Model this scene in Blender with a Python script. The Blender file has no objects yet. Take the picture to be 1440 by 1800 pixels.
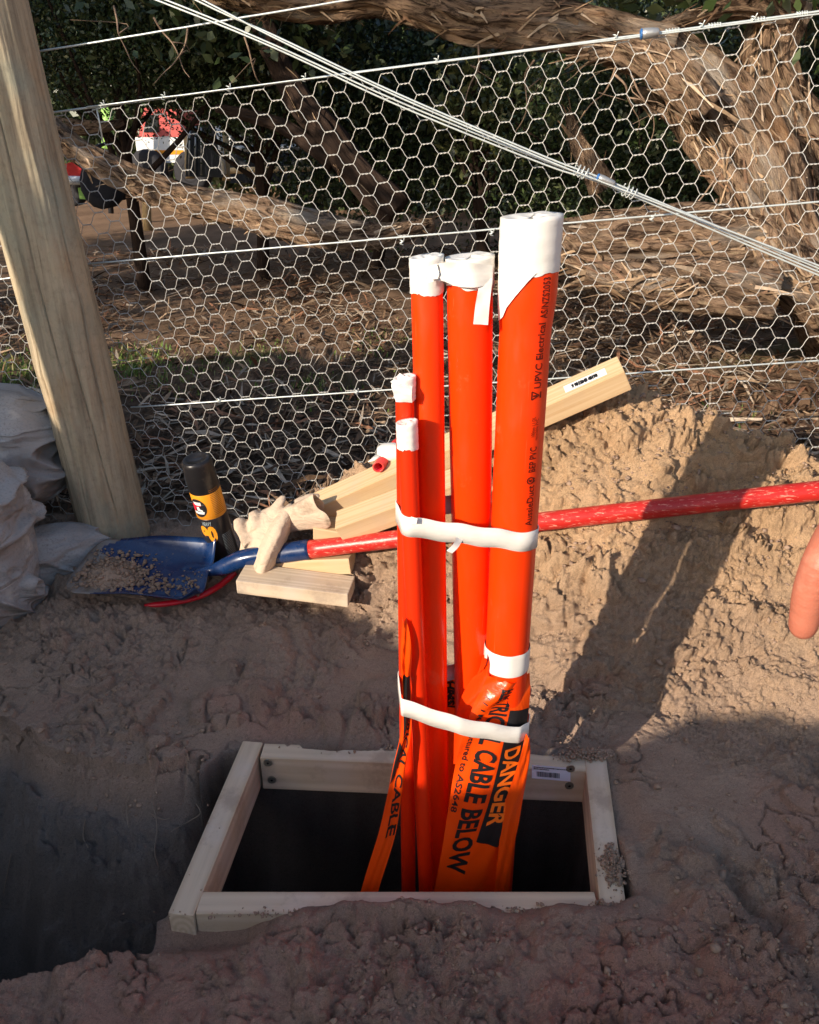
import bpy, bmesh, math, random
import numpy as np
from mathutils import Vector, Matrix

# ------------------------------------------------------------------ camera, sky, sun, exposure
S = 0.68                       # everything is laid out in camera-height units and brought to metres at the end
TH = math.radians(25.6)
FPX = 1440.0
CAMZ = 1.25
SUN_AZ, SUN_EL = math.radians(44.0), math.radians(20.5)
sc = bpy.context.scene
COL = sc.collection
cam_d = bpy.data.cameras.new("camera")
cam = bpy.data.objects.new("camera", cam_d)
COL.objects.link(cam)
cam_d.sensor_fit = 'HORIZONTAL'
cam_d.sensor_width = 36.0
cam_d.lens = 36.0
cam_d.clip_start = 0.02
cam_d.clip_end = 400.0
cam.location = (0, 0, CAMZ * S)
cam.rotation_euler = (math.pi / 2 - TH, 0, 0)
sc.camera = cam

world = bpy.data.worlds.new("World")
sc.world = world
world.use_nodes = True
wn = world.node_tree
bg = wn.nodes["Background"]
sky = wn.nodes.new("ShaderNodeTexSky")
sky.sky_type = 'NISHITA'
sky.sun_disc = False
sky.sun_elevation = SUN_EL
sky.sun_rotation = math.pi + SUN_AZ
sky.air_density = 1.0
sky.dust_density = 1.2
wn.links.new(sky.outputs[0], bg.inputs[0])
bg.inputs[1].default_value = 0.15

LDIR = Vector((math.sin(SUN_AZ) * math.cos(SUN_EL), math.cos(SUN_AZ) * math.cos(SUN_EL), -math.sin(SUN_EL)))
sun_d = bpy.data.lights.new("sun", 'SUN')
sun_d.energy = 4.5
sun_d.angle = math.radians(0.5)
sun_d.color = (1.0, 0.86, 0.70)
sun = bpy.data.objects.new("sun", sun_d)
sun.rotation_euler = LDIR.to_track_quat('-Z', 'Y').to_euler()
sun.location = (-6, -6, 6)
COL.objects.link(sun)
sc.view_settings.view_transform = 'Standard'
sc.view_settings.look = 'None'
sc.view_settings.gamma = 1.0
sc.view_settings.exposure = 0.5
sc.render.engine = 'CYCLES'
sc.cycles.max_bounces = 6
sc.cycles.use_denoising = True

rng = np.random.default_rng(7)
random.seed(7)

# ------------------------------------------------------------------ where a point of the place lies
def ray(px, py):
    u = (px - 720.0) / FPX; v = (py - 900.0) / FPX
    return np.array([u, math.cos(TH) - v * math.sin(TH), -math.sin(TH) - v * math.cos(TH)])
C0 = np.array([0.0, 0.0, CAMZ])
def P(px, py, F):
    d = ray(px, py); return C0 + d * (F / d[1])
def PZ(px, py, z):
    d = ray(px, py); return C0 + d * ((z - CAMZ) / d[2])
FA, FB = 2.2575, -0.15          # the fence line: y = FA + FB x
def PF(px, py, off=0.0):
    d = ray(px, py); return C0 + d * ((FA + off) / (d[1] - FB * d[0]))

# ------------------------------------------------------------------ noise
def _h(ix, iy, iz, seed):
    with np.errstate(over='ignore'):
        n = (ix.astype(np.int64) * 374761393 + iy.astype(np.int64) * 668265263 + iz.astype(np.int64) * 2147483647 + seed * 974711) & 0xffffffff
        n = ((n ^ (n >> 13)) * 1274126177) & 0xffffffff
        n = (n ^ (n >> 16)) & 0xffffffff
        n = (n * 2246822519) & 0xffffffff
        n = n ^ (n >> 15)
    return (n & 0xffffff) / float(0x1000000)
def vn2(x, y, seed=0):
    xi = np.floor(x); yi = np.floor(y); fx = x - xi; fy = y - yi
    fx = fx * fx * fx * (fx * (fx * 6 - 15) + 10); fy = fy * fy * fy * (fy * (fy * 6 - 15) + 10)
    z = np.zeros_like(xi)
    a = _h(xi, yi, z, seed); b = _h(xi + 1, yi, z, seed); c = _h(xi, yi + 1, z, seed); d = _h(xi + 1, yi + 1, z, seed)
    return (a * (1 - fx) + b * fx) * (1 - fy) + (c * (1 - fx) + d * fx) * fy
def vn3(x, y, w, seed=0):
    wi = np.floor(w); fw = w - wi; fw = fw * fw * (3 - 2 * fw)
    xi = np.floor(x); yi = np.floor(y); fx = x - xi; fy = y - yi
    fx = fx * fx * (3 - 2 * fx); fy = fy * fy * (3 - 2 * fy)
    r = 0
    for k, wk in ((0, 1 - fw), (1, fw)):
        a = _h(xi, yi, wi + k, seed); b = _h(xi + 1, yi, wi + k, seed); c = _h(xi, yi + 1, wi + k, seed); d = _h(xi + 1, yi + 1, wi + k, seed)
        r = r + wk * ((a * (1 - fx) + b * fx) * (1 - fy) + (c * (1 - fx) + d * fx) * fy)
    return r
def fbm(x, y, o=4, seed=0, g=0.5):
    r = 0; a = 1; t = 0; c, s = math.cos(0.6), math.sin(0.6)
    for i in range(o):
        r = r + a * (vn2(x, y, seed + i) * 2 - 1); t += a; a *= g
        x, y = (x * c - y * s) * 2.03 + 5.1, (x * s + y * c) * 2.03 - 3.7
    return r / t
def worley(x, y, seed=0):
    xi = np.floor(x); yi = np.floor(y); f1 = np.full(x.shape, 9.0); f2 = np.full(x.shape, 9.0); idr = np.zeros(x.shape)
    z = np.zeros_like(xi)
    for dx in (-1, 0, 1):
        for dy in (-1, 0, 1):
            cx = xi + dx; cy = yi + dy
            jx = _h(cx, cy, z, seed); jy = _h(cx, cy, z + 1, seed); rr = _h(cx, cy, z + 2, seed)
            d = np.sqrt((cx + jx - x) ** 2 + (cy + jy - y) ** 2)
            n = d < f1
            f2 = np.where(n, f1, np.minimum(f2, d)); idr = np.where(n, rr, idr); f1 = np.where(n, d, f1)
    return f1, f2, idr
def sstep(a, b, x):
    t = np.clip((x - a) / (b - a), 0, 1); return t * t * (3 - 2 * t)

# ------------------------------------------------------------------ mesh helpers
WM = {}
def tag(o, label=None, cat=None, group=None, kind=None):
    if label: o["label"] = label
    if cat: o["category"] = cat
    if group: o["group"] = group
    if kind: o["kind"] = kind
    return o
def link(o, parent=None, M=None):
    M = Matrix.Identity(4) if M is None else M
    COL.objects.link(o); WM[o.name] = M
    if parent is not None:
        o.parent = parent; o.matrix_basis = WM[parent.name].inverted() @ M
    else:
        o.matrix_basis = M
    return o
def empty(name, base, **k):
    o = bpy.data.objects.new(name, None); o.empty_display_size = 0.05
    link(o, None, Matrix.Translation(Vector(base))); return tag(o, **k)
def raw_mesh(name, V, F, mats, smooth=True, uv=None, col=None, mi=None):
    V = np.asarray(V, dtype=np.float32); me = bpy.data.meshes.new(name)
    if isinstance(F, np.ndarray):
        n, k = F.shape
        me.vertices.add(len(V)); me.vertices.foreach_set("co", V.ravel())
        me.loops.add(n * k); me.loops.foreach_set("vertex_index", F.astype(np.int32).ravel())
        me.polygons.add(n); me.polygons.foreach_set("loop_start", np.arange(0, n * k, k, dtype=np.int32))
        me.polygons.foreach_set("loop_total", np.full(n, k, dtype=np.int32))
        me.update(calc_edges=True)
    else:
        me.from_pydata([tuple(map(float, v)) for v in V], [], F); me.update()
    me.validate()
    if smooth: me.polygons.foreach_set("use_smooth", np.ones(len(me.polygons), dtype=bool))
    if mi is not None: me.polygons.foreach_set("material_index", np.asarray(mi, dtype=np.int32))
    if uv is not None:
        l = me.uv_layers.new(name="UVMap"); li = np.zeros(len(me.loops), dtype=np.int32); me.loops.foreach_get("vertex_index", li)
        l.data.foreach_set("uv", np.asarray(uv, dtype=np.float32)[li].ravel())
    if col is not None:
        a = me.color_attributes.new("Col", 'FLOAT_COLOR', 'POINT')
        c = np.ones((len(V), 4), dtype=np.float32); c[:, :3] = col; a.data.foreach_set("color", c.ravel())
    for m in (mats if isinstance(mats, (list, tuple)) else [mats]): me.materials.append(m)
    return me
def mesh(name, V, F, mats, parent=None, base=None, **k):
    """V in place coordinates; the object's origin becomes its base (or its thing's base)"""
    V = np.asarray(V, dtype=np.float64)
    if parent is not None: M = WM[parent.name].copy(); b = None
    else:
        b = base if base is not None else (0.5 * (V[:, 0].min() + V[:, 0].max()), 0.5 * (V[:, 1].min() + V[:, 1].max()), V[:, 2].min())
        M = Matrix.Translation(Vector([float(q) for q in b]))
    Mi = np.array(M.inverted()); V = V @ Mi[:3, :3].T + Mi[:3, 3]
    o = bpy.data.objects.new(name, raw_mesh(name, V, F, mats, **k))
    return link(o, parent, M)
class MB:
    def __init__(s): s.V = []; s.F = []; s.mi = []; s.uv = []
    def add(s, V, F, mi=0, uv=None):
        b = len(s.V); s.V += [tuple(map(float, v)) for v in V]; s.F += [tuple(i + b for i in f) for f in F]; s.mi += [mi] * len(F)
        s.uv += ([tuple(q) for q in uv] if uv is not None else [(0, 0)] * len(V)); return s
    def box(s, a, b, mi=0):
        x0, y0, z0 = a; x1, y1, z1 = b
        V = [(x0, y0, z0), (x1, y0, z0), (x1, y1, z0), (x0, y1, z0), (x0, y0, z1), (x1, y0, z1), (x1, y1, z1), (x0, y1, z1)]
        return s.add(V, [(0, 3, 2, 1), (4, 5, 6, 7), (0, 1, 5, 4), (1, 2, 6, 5), (2, 3, 7, 6), (3, 0, 4, 7)], mi)
    def hexa(s, c8, mi=0):
        return s.add(c8, [(0, 3, 2, 1), (4, 5, 6, 7), (0, 1, 5, 4), (1, 2, 6, 5), (2, 3, 7, 6), (3, 0, 4, 7)], mi)
    def tube(s, path, rad, n=12, caps=True, mi=0, squash=None):
        path = np.asarray(path, float); m = len(path); rad = np.full(m, rad) if np.isscalar(rad) else np.asarray(rad, float)
        V, U = frame_rings(path, rad, n, squash); F = []
        for i in range(m - 1):
            for j in range(n):
                k = (j + 1) % n; F.append((i * n + j, i * n + k, (i + 1) * n + k, (i + 1) * n + j))
        if caps: F.append(tuple(range(n - 1, -1, -1))); F.append(tuple((m - 1) * n + j for j in range(n)))
        return s.add(V, F, mi, U)
    def build(s, name, mats, parent=None, smooth=True, base=None, col=None):
        return mesh(name, np.array(s.V), s.F, mats, parent, base, smooth=smooth, uv=np.array(s.uv), mi=s.mi, col=col)
def frame_rings(path, rad, n, squash=None, offs=None):
    m = len(path); T = np.gradient(path, axis=0); T /= np.linalg.norm(T, axis=1)[:, None] + 1e-12
    up = np.array([0, 0, 1.0]) if abs(T[0][2]) < 0.9 else np.array([1.0, 0, 0])
    N = up - T[0] * up.dot(T[0]); N /= np.linalg.norm(N); out = []; U = []; L = 0
    for i in range(m):
        N = N - T[i] * N.dot(T[i]); N /= np.linalg.norm(N); B = np.cross(T[i], N)
        if i: L += np.linalg.norm(path[i] - path[i - 1])
        for j in range(n):
            a = 2 * math.pi * j / n; r = rad[i] if offs is None else rad[i] + offs[i, j]
            q = (squash if squash else 1.0)
            out.append(path[i] + N * math.cos(a) * r * q + B * math.sin(a) * r); U.append((abs(a - math.pi) * rad[i], L))
    return np.array(out), U
def smooth_path(pts, k=8, vals=None):
    pts = np.asarray(pts, float); Q = np.vstack([2 * pts[0] - pts[1], pts, 2 * pts[-1] - pts[-2]]); out = []
    for i in range(1, len(Q) - 2):
        for t in np.linspace(0, 1, k, endpoint=False):
            out.append(0.5 * ((2 * Q[i]) + (-Q[i - 1] + Q[i + 1]) * t + (2 * Q[i - 1] - 5 * Q[i] + 4 * Q[i + 1] - Q[i + 2]) * t * t + (-Q[i - 1] + 3 * Q[i] - 3 * Q[i + 1] + Q[i + 2]) * t ** 3))
    out.append(pts[-1]); return np.array(out)
def grid_faces(nr, nc, wrap=False):
    i, j = np.meshgrid(np.arange(nr - 1), np.arange(nc if wrap else nc - 1), indexing='ij'); k = (j + 1) % nc
    return np.stack([i * nc + j, i * nc + k, (i + 1) * nc + k, (i + 1) * nc + j], -1).reshape(-1, 4)
def seg_tubes(A, B, r, n=5):
    A = np.asarray(A, float); B = np.asarray(B, float); d = B - A; d /= np.linalg.norm(d, axis=1)[:, None] + 1e-12
    ref = np.where(np.abs(d[:, 1:2]) < 0.8, np.array([[0, 1.0, 0]]), np.array([[1.0, 0, 0]])); N = np.cross(d, ref); N /= np.linalg.norm(N, axis=1)[:, None]; Bn = np.cross(d, N)
    r = np.broadcast_to(np.asarray(r, float), (len(A),))[:, None]; V = []
    for j in range(n):
        a = 2 * math.pi * j / n; o = (N * math.cos(a) + Bn * math.sin(a)) * r; V.append(A + o); V.append(B + o)
    V = np.stack(V, 1); base = (np.arange(len(A)) * 2 * n)[:, None]; F = []
    for j in range(n):
        k = (j + 1) % n; F.append(base + np.array([[2 * j, 2 * k, 2 * k + 1, 2 * j + 1]]))
    return V.reshape(-1, 3), np.concatenate(F, 0)

# ------------------------------------------------------------------ materials (procedural)
def mat(name, base=(0.5, 0.5, 0.5), rough=0.6, spec=0.4, metal=0.0, layers=(), bumps=(), coord='Object', attr=False, trans=0.0, coat=0.0, sub=0.0, rlayer=None, wave=None):
    m = bpy.data.materials.new(name); m.use_nodes = True; nt = m.node_tree; N = nt.nodes; L = nt.links; b = N["Principled BSDF"]
    b.inputs["Roughness"].default_value = rough; b.inputs["Specular IOR Level"].default_value = spec; b.inputs["Metallic"].default_value = metal
    if coat: b.inputs["Coat Weight"].default_value = coat; b.inputs["Coat Roughness"].default_value = 0.12
    if sub: b.inputs["Subsurface Weight"].default_value = sub; b.inputs["Subsurface Radius"].default_value = (0.01, 0.004, 0.002)
    tc = N.new("ShaderNodeTexCoord")
    def noise(scale, detail=4, rgh=0.55, dist=0.0):
        mp = N.new("ShaderNodeMapping"); L.new(tc.outputs[coord], mp.inputs[0])
        sv = (scale, scale, scale) if np.isscalar(scale) else (tuple(scale) + (1.0,))[:3]; mp.inputs["Scale"].default_value = tuple(q / S for q in sv) if coord == 'Object' else sv
        t = N.new("ShaderNodeTexNoise"); t.inputs["Scale"].default_value = 1.0; t.inputs["Detail"].default_value = detail; t.inputs["Roughness"].default_value = rgh; t.inputs["Distortion"].default_value = dist
        L.new(mp.outputs[0], t.inputs["Vector"]); return t.outputs["Fac"]
    def remap(src, lo, hi):
        r = N.new("ShaderNodeMapRange"); r.inputs[1].default_value = lo; r.inputs[2].default_value = hi; L.new(src, r.inputs[0]); return r.outputs[0]
    if attr:
        at = N.new("ShaderNodeAttribute"); at.attribute_name = "Col"; cur = at.outputs["Color"]
    else:
        c = N.new("ShaderNodeRGB"); c.outputs[0].default_value = (*base, 1); cur = c.outputs[0]
    for (scale, c2, lo, hi, *rest) in layers:
        f = remap(noise(scale, *(rest[:3])), lo, hi); mx = N.new("ShaderNodeMix"); mx.data_type = 'RGBA'
        L.new(f, mx.inputs[0]); L.new(cur, mx.inputs[6])
        if len(c2) == 1:
            mx.blend_type = 'MULTIPLY'; mx.inputs[7].default_value = (c2[0], c2[0], c2[0], 1)
        else: mx.inputs[7].default_value = (*c2, 1)
        cur = mx.outputs[2]
    if wave:
        sc_, c2, dist, amt = wave
        mp = N.new("ShaderNodeMapping"); L.new(tc.outputs[coord], mp.inputs[0]); mp.inputs["Scale"].default_value = tuple(q / S for q in sc_) if coord == 'Object' else sc_
        w = N.new("ShaderNodeTexWave"); w.wave_type = 'RINGS'; w.rings_direction = 'X'; w.inputs["Scale"].default_value = 1.0; w.inputs["Distortion"].default_value = dist; w.inputs["Detail"].default_value = 2.0; w.inputs["Detail Scale"].default_value = 0.6
        L.new(mp.outputs[0], w.inputs["Vector"]); mu = N.new("ShaderNodeMath"); mu.operation = 'MULTIPLY'; mu.inputs[1].default_value = amt; L.new(w.outputs["Fac"], mu.inputs[0])
        mx = N.new("ShaderNodeMix"); mx.data_type = 'RGBA'; L.new(mu.outputs[0], mx.inputs[0]); L.new(cur, mx.inputs[6]); mx.inputs[7].default_value = (*c2, 1); cur = mx.outputs[2]
    L.new(cur, b.inputs["Base Color"])
    if rlayer:
        scale, lo, hi, r1, r2 = rlayer; f = remap(noise(scale), lo, hi); q = N.new("ShaderNodeMapRange"); q.inputs[3].default_value = r1; q.inputs[4].default_value = r2; L.new(f, q.inputs[0]); L.new(q.outputs[0], b.inputs["Roughness"])
    prev = None
    for (scale, strength, dist, *rest) in bumps:
        bn = N.new("ShaderNodeBump"); bn.inputs["Strength"].default_value = strength; bn.inputs["Distance"].default_value = dist * S
        L.new(noise(scale, *(rest[:3])), bn.inputs["Height"])
        if prev is not None: L.new(prev, bn.inputs["Normal"])
        prev = bn.outputs[0]
    if prev is not None: L.new(prev, b.inputs["Normal"])
    if trans:
        out = N["Material Output"]; tr = N.new("ShaderNodeBsdfTranslucent"); L.new(cur, tr.inputs[0]); ms = N.new("ShaderNodeMixShader"); ms.inputs[0].default_value = trans
        L.new(b.outputs[0], ms.inputs[1]); L.new(tr.outputs[0], ms.inputs[2]); L.new(ms.outputs[0], out.inputs[0])
    return m
M_ = {}
M_['soil'] = mat("soil", rough=0.95, spec=0.12, attr=True, layers=[(7, (0.86,), 0.45, 0.72, 6, 0.6), (150, (0.76,), 0.5, 0.70, 5, 0.75), (420, (0.7,), 0.55, 0.70, 3), (520, (1.35,), 0.55, 0.75, 2)],
                 bumps=[(24, 0.5, 0.02, 6, 0.65), (120, 0.9, 0.010, 6, 0.75), (420, 1.0, 0.004, 4, 0.75)])
M_['clod'] = mat("clod", (0.40, 0.28, 0.20), 0.95, 0.12, layers=[(14, (0.30, 0.21, 0.15), 0.4, 0.65)], bumps=[(110, 0.7, 0.006, 6, 0.7), (420, 0.6, 0.002)])
M_['pine'] = mat("pine", (0.66, 0.49, 0.285), 0.62, 0.3, layers=[((3, 70, 70), (0.56, 0.37, 0.19), 0.45, 0.72, 4), ((2, 160, 160), (0.72, 0.56, 0.35), 0.5, 0.8), (11, (0.60, 0.45, 0.29), 0.5, 0.75)],
                 wave=((0.5, 34, 22), (0.50, 0.31, 0.14), 2.2, 0.42), bumps=[((6, 260, 260), 0.25, 0.0015, 4)])
M_['pine_pale'] = mat("pine_pale", (0.67, 0.54, 0.385), 0.66, 0.25, layers=[((3, 60, 60), (0.53, 0.42, 0.30), 0.45, 0.75, 4), (9, (0.66, 0.56, 0.45), 0.5, 0.75), (40, (0.36, 0.26, 0.19), 0.66, 0.85, 6, 0.7), (6, (0.46, 0.36, 0.27), 0.56, 0.68, 7, 0.75)],
                 wave=((0.4, 30, 20), (0.40, 0.28, 0.17), 2.6, 0.40), bumps=[((6, 240, 240), 0.25, 0.0015, 4)])
M_['post'] = mat("post_wood", (0.50, 0.41, 0.275), 0.78, 0.2, layers=[((30, 30, 1.6), (0.27, 0.215, 0.145), 0.45, 0.66, 6, 0.6), ((7, 7, 4), (0.46, 0.33, 0.20), 0.56, 0.70, 4), ((90, 90, 3), (0.14, 0.10, 0.065), 0.64, 0.76, 6, 0.7), (5, (0.34, 0.35, 0.27), 0.5, 0.75), (60, (0.8,), 0.5, 0.7, 6, 0.7)],
                 bumps=[((60, 60, 4), 0.6, 0.008, 6, 0.65), ((12, 12, 3), 0.4, 0.02)])
M_['bark'] = mat("bark", (0.43, 0.285, 0.185), 0.9, 0.12, coord='UV', layers=[((26, 5.5), (0.075, 0.045, 0.03), 0.45, 0.58, 8, 0.7, 1.8), ((7, 1.6), (0.50, 0.42, 0.34), 0.52, 0.66, 5), ((80, 12), (0.62, 0.45, 0.28), 0.56, 0.72, 6), ((5, 2), (0.36, 0.19, 0.09), 0.58, 0.7, 4)],
                 bumps=[((26, 5.5), 1.0, 0.10, 8, 0.72, 1.8), ((120, 8), 1.0, 0.03, 6, 0.75, 0.8)])
M_['bark_dark'] = mat("bark_dark", (0.052, 0.034, 0.026), 0.9, 0.12, coord='UV', layers=[((30, 4), (0.045, 0.028, 0.02), 0.42, 0.62, 8)], bumps=[((40, 5), 1.0, 0.04, 8, 0.7)])
M_['strip'] = mat("bark_strip", rough=0.85, spec=0.15, attr=True, layers=[(60, (0.6,), 0.4, 0.7)])
M_['leaf'] = mat("leaf", rough=0.36, spec=0.6, attr=True, trans=0.18)
M_['grass'] = mat("grass_blade", rough=0.55, spec=0.3, attr=True, trans=0.25)
M_['pvc'] = mat("orange_pvc", (0.93, 0.046, 0.0012), 0.34, 0.45, layers=[((30, 30, 3), (0.86, 0.042, 0.0015), 0.5, 0.8), (16, (0.84, 0.13, 0.045), 0.60, 0.80, 7, 0.75), ((240, 240, 6), (0.88, 0.12, 0.04), 0.68, 0.80, 3)], bumps=[((90, 90, 2), 0.05, 0.002), (60, 0.06, 0.0015, 5)], rlayer=((40, 40, 12), 0.45, 0.75, 0.30, 0.48))
M_['pvc_deep'] = mat("red_orange_pvc", (0.80, 0.030, 0.002), 0.36, 0.45, layers=[((30, 30, 3), (0.70, 0.026, 0.002), 0.5, 0.8)], bumps=[(60, 0.06, 0.0015, 5)])
M_['white_tape'] = mat("white_tape", (0.80, 0.775, 0.715), 0.33, 0.4, layers=[(22, (0.70, 0.66, 0.60), 0.5, 0.8, 5), (55, (0.52, 0.42, 0.33), 0.66, 0.80, 7, 0.75)], bumps=[((14, 14, 40), 0.22, 0.003, 3, 0.5, 1.0), ((26, 26, 300), 0.3, 0.0009, 2)])
M_['film'] = mat("orange_film", (0.92, 0.085, 0.003), 0.3, 0.5, trans=0.22, bumps=[((18, 18, 7), 0.5, 0.006, 5, 0.6, 0.8), (80, 0.15, 0.002)])
M_['film_red'] = mat("orange_red_film", (0.85, 0.06, 0.004), 0.28, 0.5, trans=0.22, bumps=[((20, 20, 6), 0.5, 0.006, 5, 0.6, 0.8)])
M_['ink'] = mat("black_ink", (0.012, 0.011, 0.012), 0.45, 0.4)
M_['ink_soft'] = mat("maroon_ink", (0.10, 0.008, 0.004), 0.5, 0.3)
M_['film_letter'] = mat("orange_lettering", (0.95, 0.17, 0.012), 0.35, 0.4)
M_['wire'] = mat("galvanised_wire", (0.52, 0.51, 0.47), 0.42, 0.5, metal=0.25, layers=[(60, (0.48, 0.48, 0.46), 0.45, 0.7)])
M_['line_wire'] = mat("line_wire", (0.60, 0.65, 0.63), 0.35, 0.5, metal=0.35, layers=[(40, (0.45, 0.47, 0.47), 0.5, 0.8)])
M_['cast'] = mat("cast_zinc", (0.42, 0.43, 0.43), 0.45, 0.5, metal=0.6, bumps=[(120, 0.5, 0.002)])
M_['blue_clip'] = mat("blue_plastic", (0.03, 0.13, 0.36), 0.4)
M_['steel_blue'] = mat("blue_enamel", (0.005, 0.026, 0.10), 0.24, 0.5, coat=0.4, layers=[(30, (0.010, 0.045, 0.14), 0.5, 0.8), (70, (0.22, 0.17, 0.13), 0.62, 0.74, 6, 0.7)], rlayer=(25, 0.45, 0.7, 0.2, 0.5))
M_['steel_worn'] = mat("worn_steel", (0.30, 0.28, 0.27), 0.42, 0.5, metal=0.5, layers=[(30, (0.26, 0.20, 0.15), 0.42, 0.62, 6, 0.7), (60, (0.04, 0.07, 0.14), 0.6, 0.75)], bumps=[(100, 0.3, 0.002)])
M_['red_handle'] = mat("red_handle", (0.52, 0.022, 0.016), 0.36, 0.5, layers=[(14, (0.40, 0.014, 0.010), 0.5, 0.7), ((22, 150, 150), (0.72, 0.27, 0.19), 0.56, 0.66, 6, 0.7), ((60, 300, 300), (0.75, 0.36, 0.26), 0.62, 0.70, 3)], bumps=[((20, 150, 150), 0.25, 0.002, 5)])
M_['red_plastic'] = mat("red_plastic", (0.55, 0.008, 0.02), 0.3, 0.5, bumps=[(60, 0.2, 0.002)])
M_['pink_plastic'] = mat("pink_red_pvc", (0.75, 0.06, 0.05), 0.4, 0.4)
M_['black_plastic'] = mat("black_plastic", (0.014, 0.013, 0.014), 0.32, 0.5, layers=[(50, (0.07, 0.055, 0.045), 0.6, 0.75, 6)])
M_['can_dark'] = mat("can_print_dark", (0.022, 0.021, 0.024), 0.3, 0.5)
M_['can_orange'] = mat("can_print_orange", (0.86, 0.33, 0.02), 0.3, 0.5, layers=[(9, (0.80, 0.27, 0.02), 0.5, 0.8)])
M_['can_grey'] = mat("can_print_grey", (0.30, 0.36, 0.38), 0.4)
M_['rule'] = mat("can_print_rule", (0.36, 0.13, 0.02), 0.4)
M_['white'] = mat("white_print", (0.82, 0.80, 0.78), 0.5)
M_['red_print'] = mat("red_print", (0.70, 0.02, 0.04), 0.4)
M_['sticker'] = mat("paper_sticker", (0.74, 0.76, 0.86), 0.5, 0.3)
M_['sack'] = mat("sack_cloth", (0.42, 0.415, 0.41), 0.85, 0.15, layers=[(3.2, (0.32, 0.285, 0.26), 0.42, 0.62, 5), ((160, 160, 160), (0.30, 0.29, 0.28), 0.5, 0.7, 2), (9, (0.62, 0.58, 0.53), 0.58, 0.72, 6)], bumps=[((5, 5, 14), 0.9, 0.035, 3, 0.45, 1.2), (260, 0.3, 0.0015)])
M_['glove'] = mat("glove_leather", (0.60, 0.47, 0.35), 0.85, 0.15, layers=[(11, (0.24, 0.18, 0.13), 0.52, 0.66, 5), (40, (0.66, 0.52, 0.38), 0.55, 0.8)], bumps=[((20, 20, 40), 0.45, 0.012, 4, 0.5, 1.5), (200, 0.3, 0.002)])
M_['skin'] = mat("skin", (0.47, 0.155, 0.095), 0.45, 0.35, sub=0.12, layers=[(14, (0.44, 0.12, 0.08), 0.45, 0.70, 5), (60, (0.56, 0.24, 0.16), 0.55, 0.8)], bumps=[((40, 40, 190), 0.5, 0.002, 4), (700, 0.3, 0.0006)])
M_['nail'] = mat("nail", (0.76, 0.45, 0.37), 0.3, 0.5)
M_['sleeve'] = mat("sleeve_cloth", (0.05, 0.06, 0.09), 0.85, 0.15, bumps=[(30, 0.5, 0.01)])
M_['zinc'] = mat("screw_zinc", (0.36, 0.34, 0.28), 0.4, 0.5, metal=0.8)
M_['machine_red'] = mat("machine_red", (0.62, 0.03, 0.03), 0.35, 0.5)
M_['tyre'] = mat("tyre_rubber", (0.035, 0.035, 0.04), 0.85, 0.2)
M_['vehicle_white'] = mat("vehicle_white", (0.82, 0.84, 0.84), 0.35, 0.4)
M_['vehicle_red'] = mat("vehicle_red", (0.60, 0.12, 0.11), 0.4)
M_['glass_dark'] = mat("dark_glass", (0.02, 0.025, 0.03), 0.1, 0.6)
M_['green_paint'] = mat("lime_paint", (0.32, 0.60, 0.14), 0.5)
M_['stake'] = mat("stake_wood", (0.66, 0.47, 0.25), 0.8, 0.15, layers=[((20, 20, 3), (0.50, 0.34, 0.18), 0.45, 0.7)])
M_['shade_cloth'] = mat("shade_cloth", (0.035, 0.038, 0.042), 0.9, 0.1, layers=[((60, 60, 8), (0.10, 0.10, 0.11), 0.55, 0.7)])

# ------------------------------------------------------------------ the ground: one sheet with trench, mound, bank and added unseen shade banks
def yfence(x): return FA + FB * x
RX = [-3, -1.5, -0.8, -0.55, -0.386, -0.2, -0.033, 0.15, 0.367, 0.575, 0.70, 0.82, 0.94, 1.09, 1.6, 3.0]
RZ = [0.03, 0.04, 0.05, 0.07, 0.13, 0.26, 0.37, 0.45, 0.545, 0.595, 0.545, 0.525, 0.49, 0.45, 0.35, 0.15]
FX_ = [-3, -0.6, -0.35, -0.05, 0.2, 0.45, 0.9, 1.6, 3]
FY_ = [2.0, 2.0, 1.93, 1.80, 1.64, 1.53, 1.47, 1.40, 1.2]
NX = [-4, -0.9, -0.67, -0.55, -0.42, 0.0, 0.36, 0.40, 0.401, 6]
NY = [0.865, 0.885, 0.925, 0.968, 1.02, 1.005, 1.005, 1.02, 1.2, 1.2]
FARX = [-4, -0.92, -0.795, -0.67, -0.537, -0.46, -0.41, -0.36, 0.36, 0.40, 0.401, 6]
FARY = [1.47, 1.44, 1.335, 1.29, 1.272, 1.30, 1.385, 1.40, 1.37, 1.36, 1.2, 1.2]
def trench_mask(x, y):
    w = 0.018 * fbm(x * 9, y * 9, 3, 61)
    near = np.interp(x, NX, NY) + w * (x < -0.45); far = np.interp(x, FARX, FARY) + w * (x < -0.42)
    d = np.minimum(y - near, far - y)
    d = np.minimum(d, 0.395 - x)
    d = np.minimum(d, (x + 2.6) * 0.6)
    return d
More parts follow.
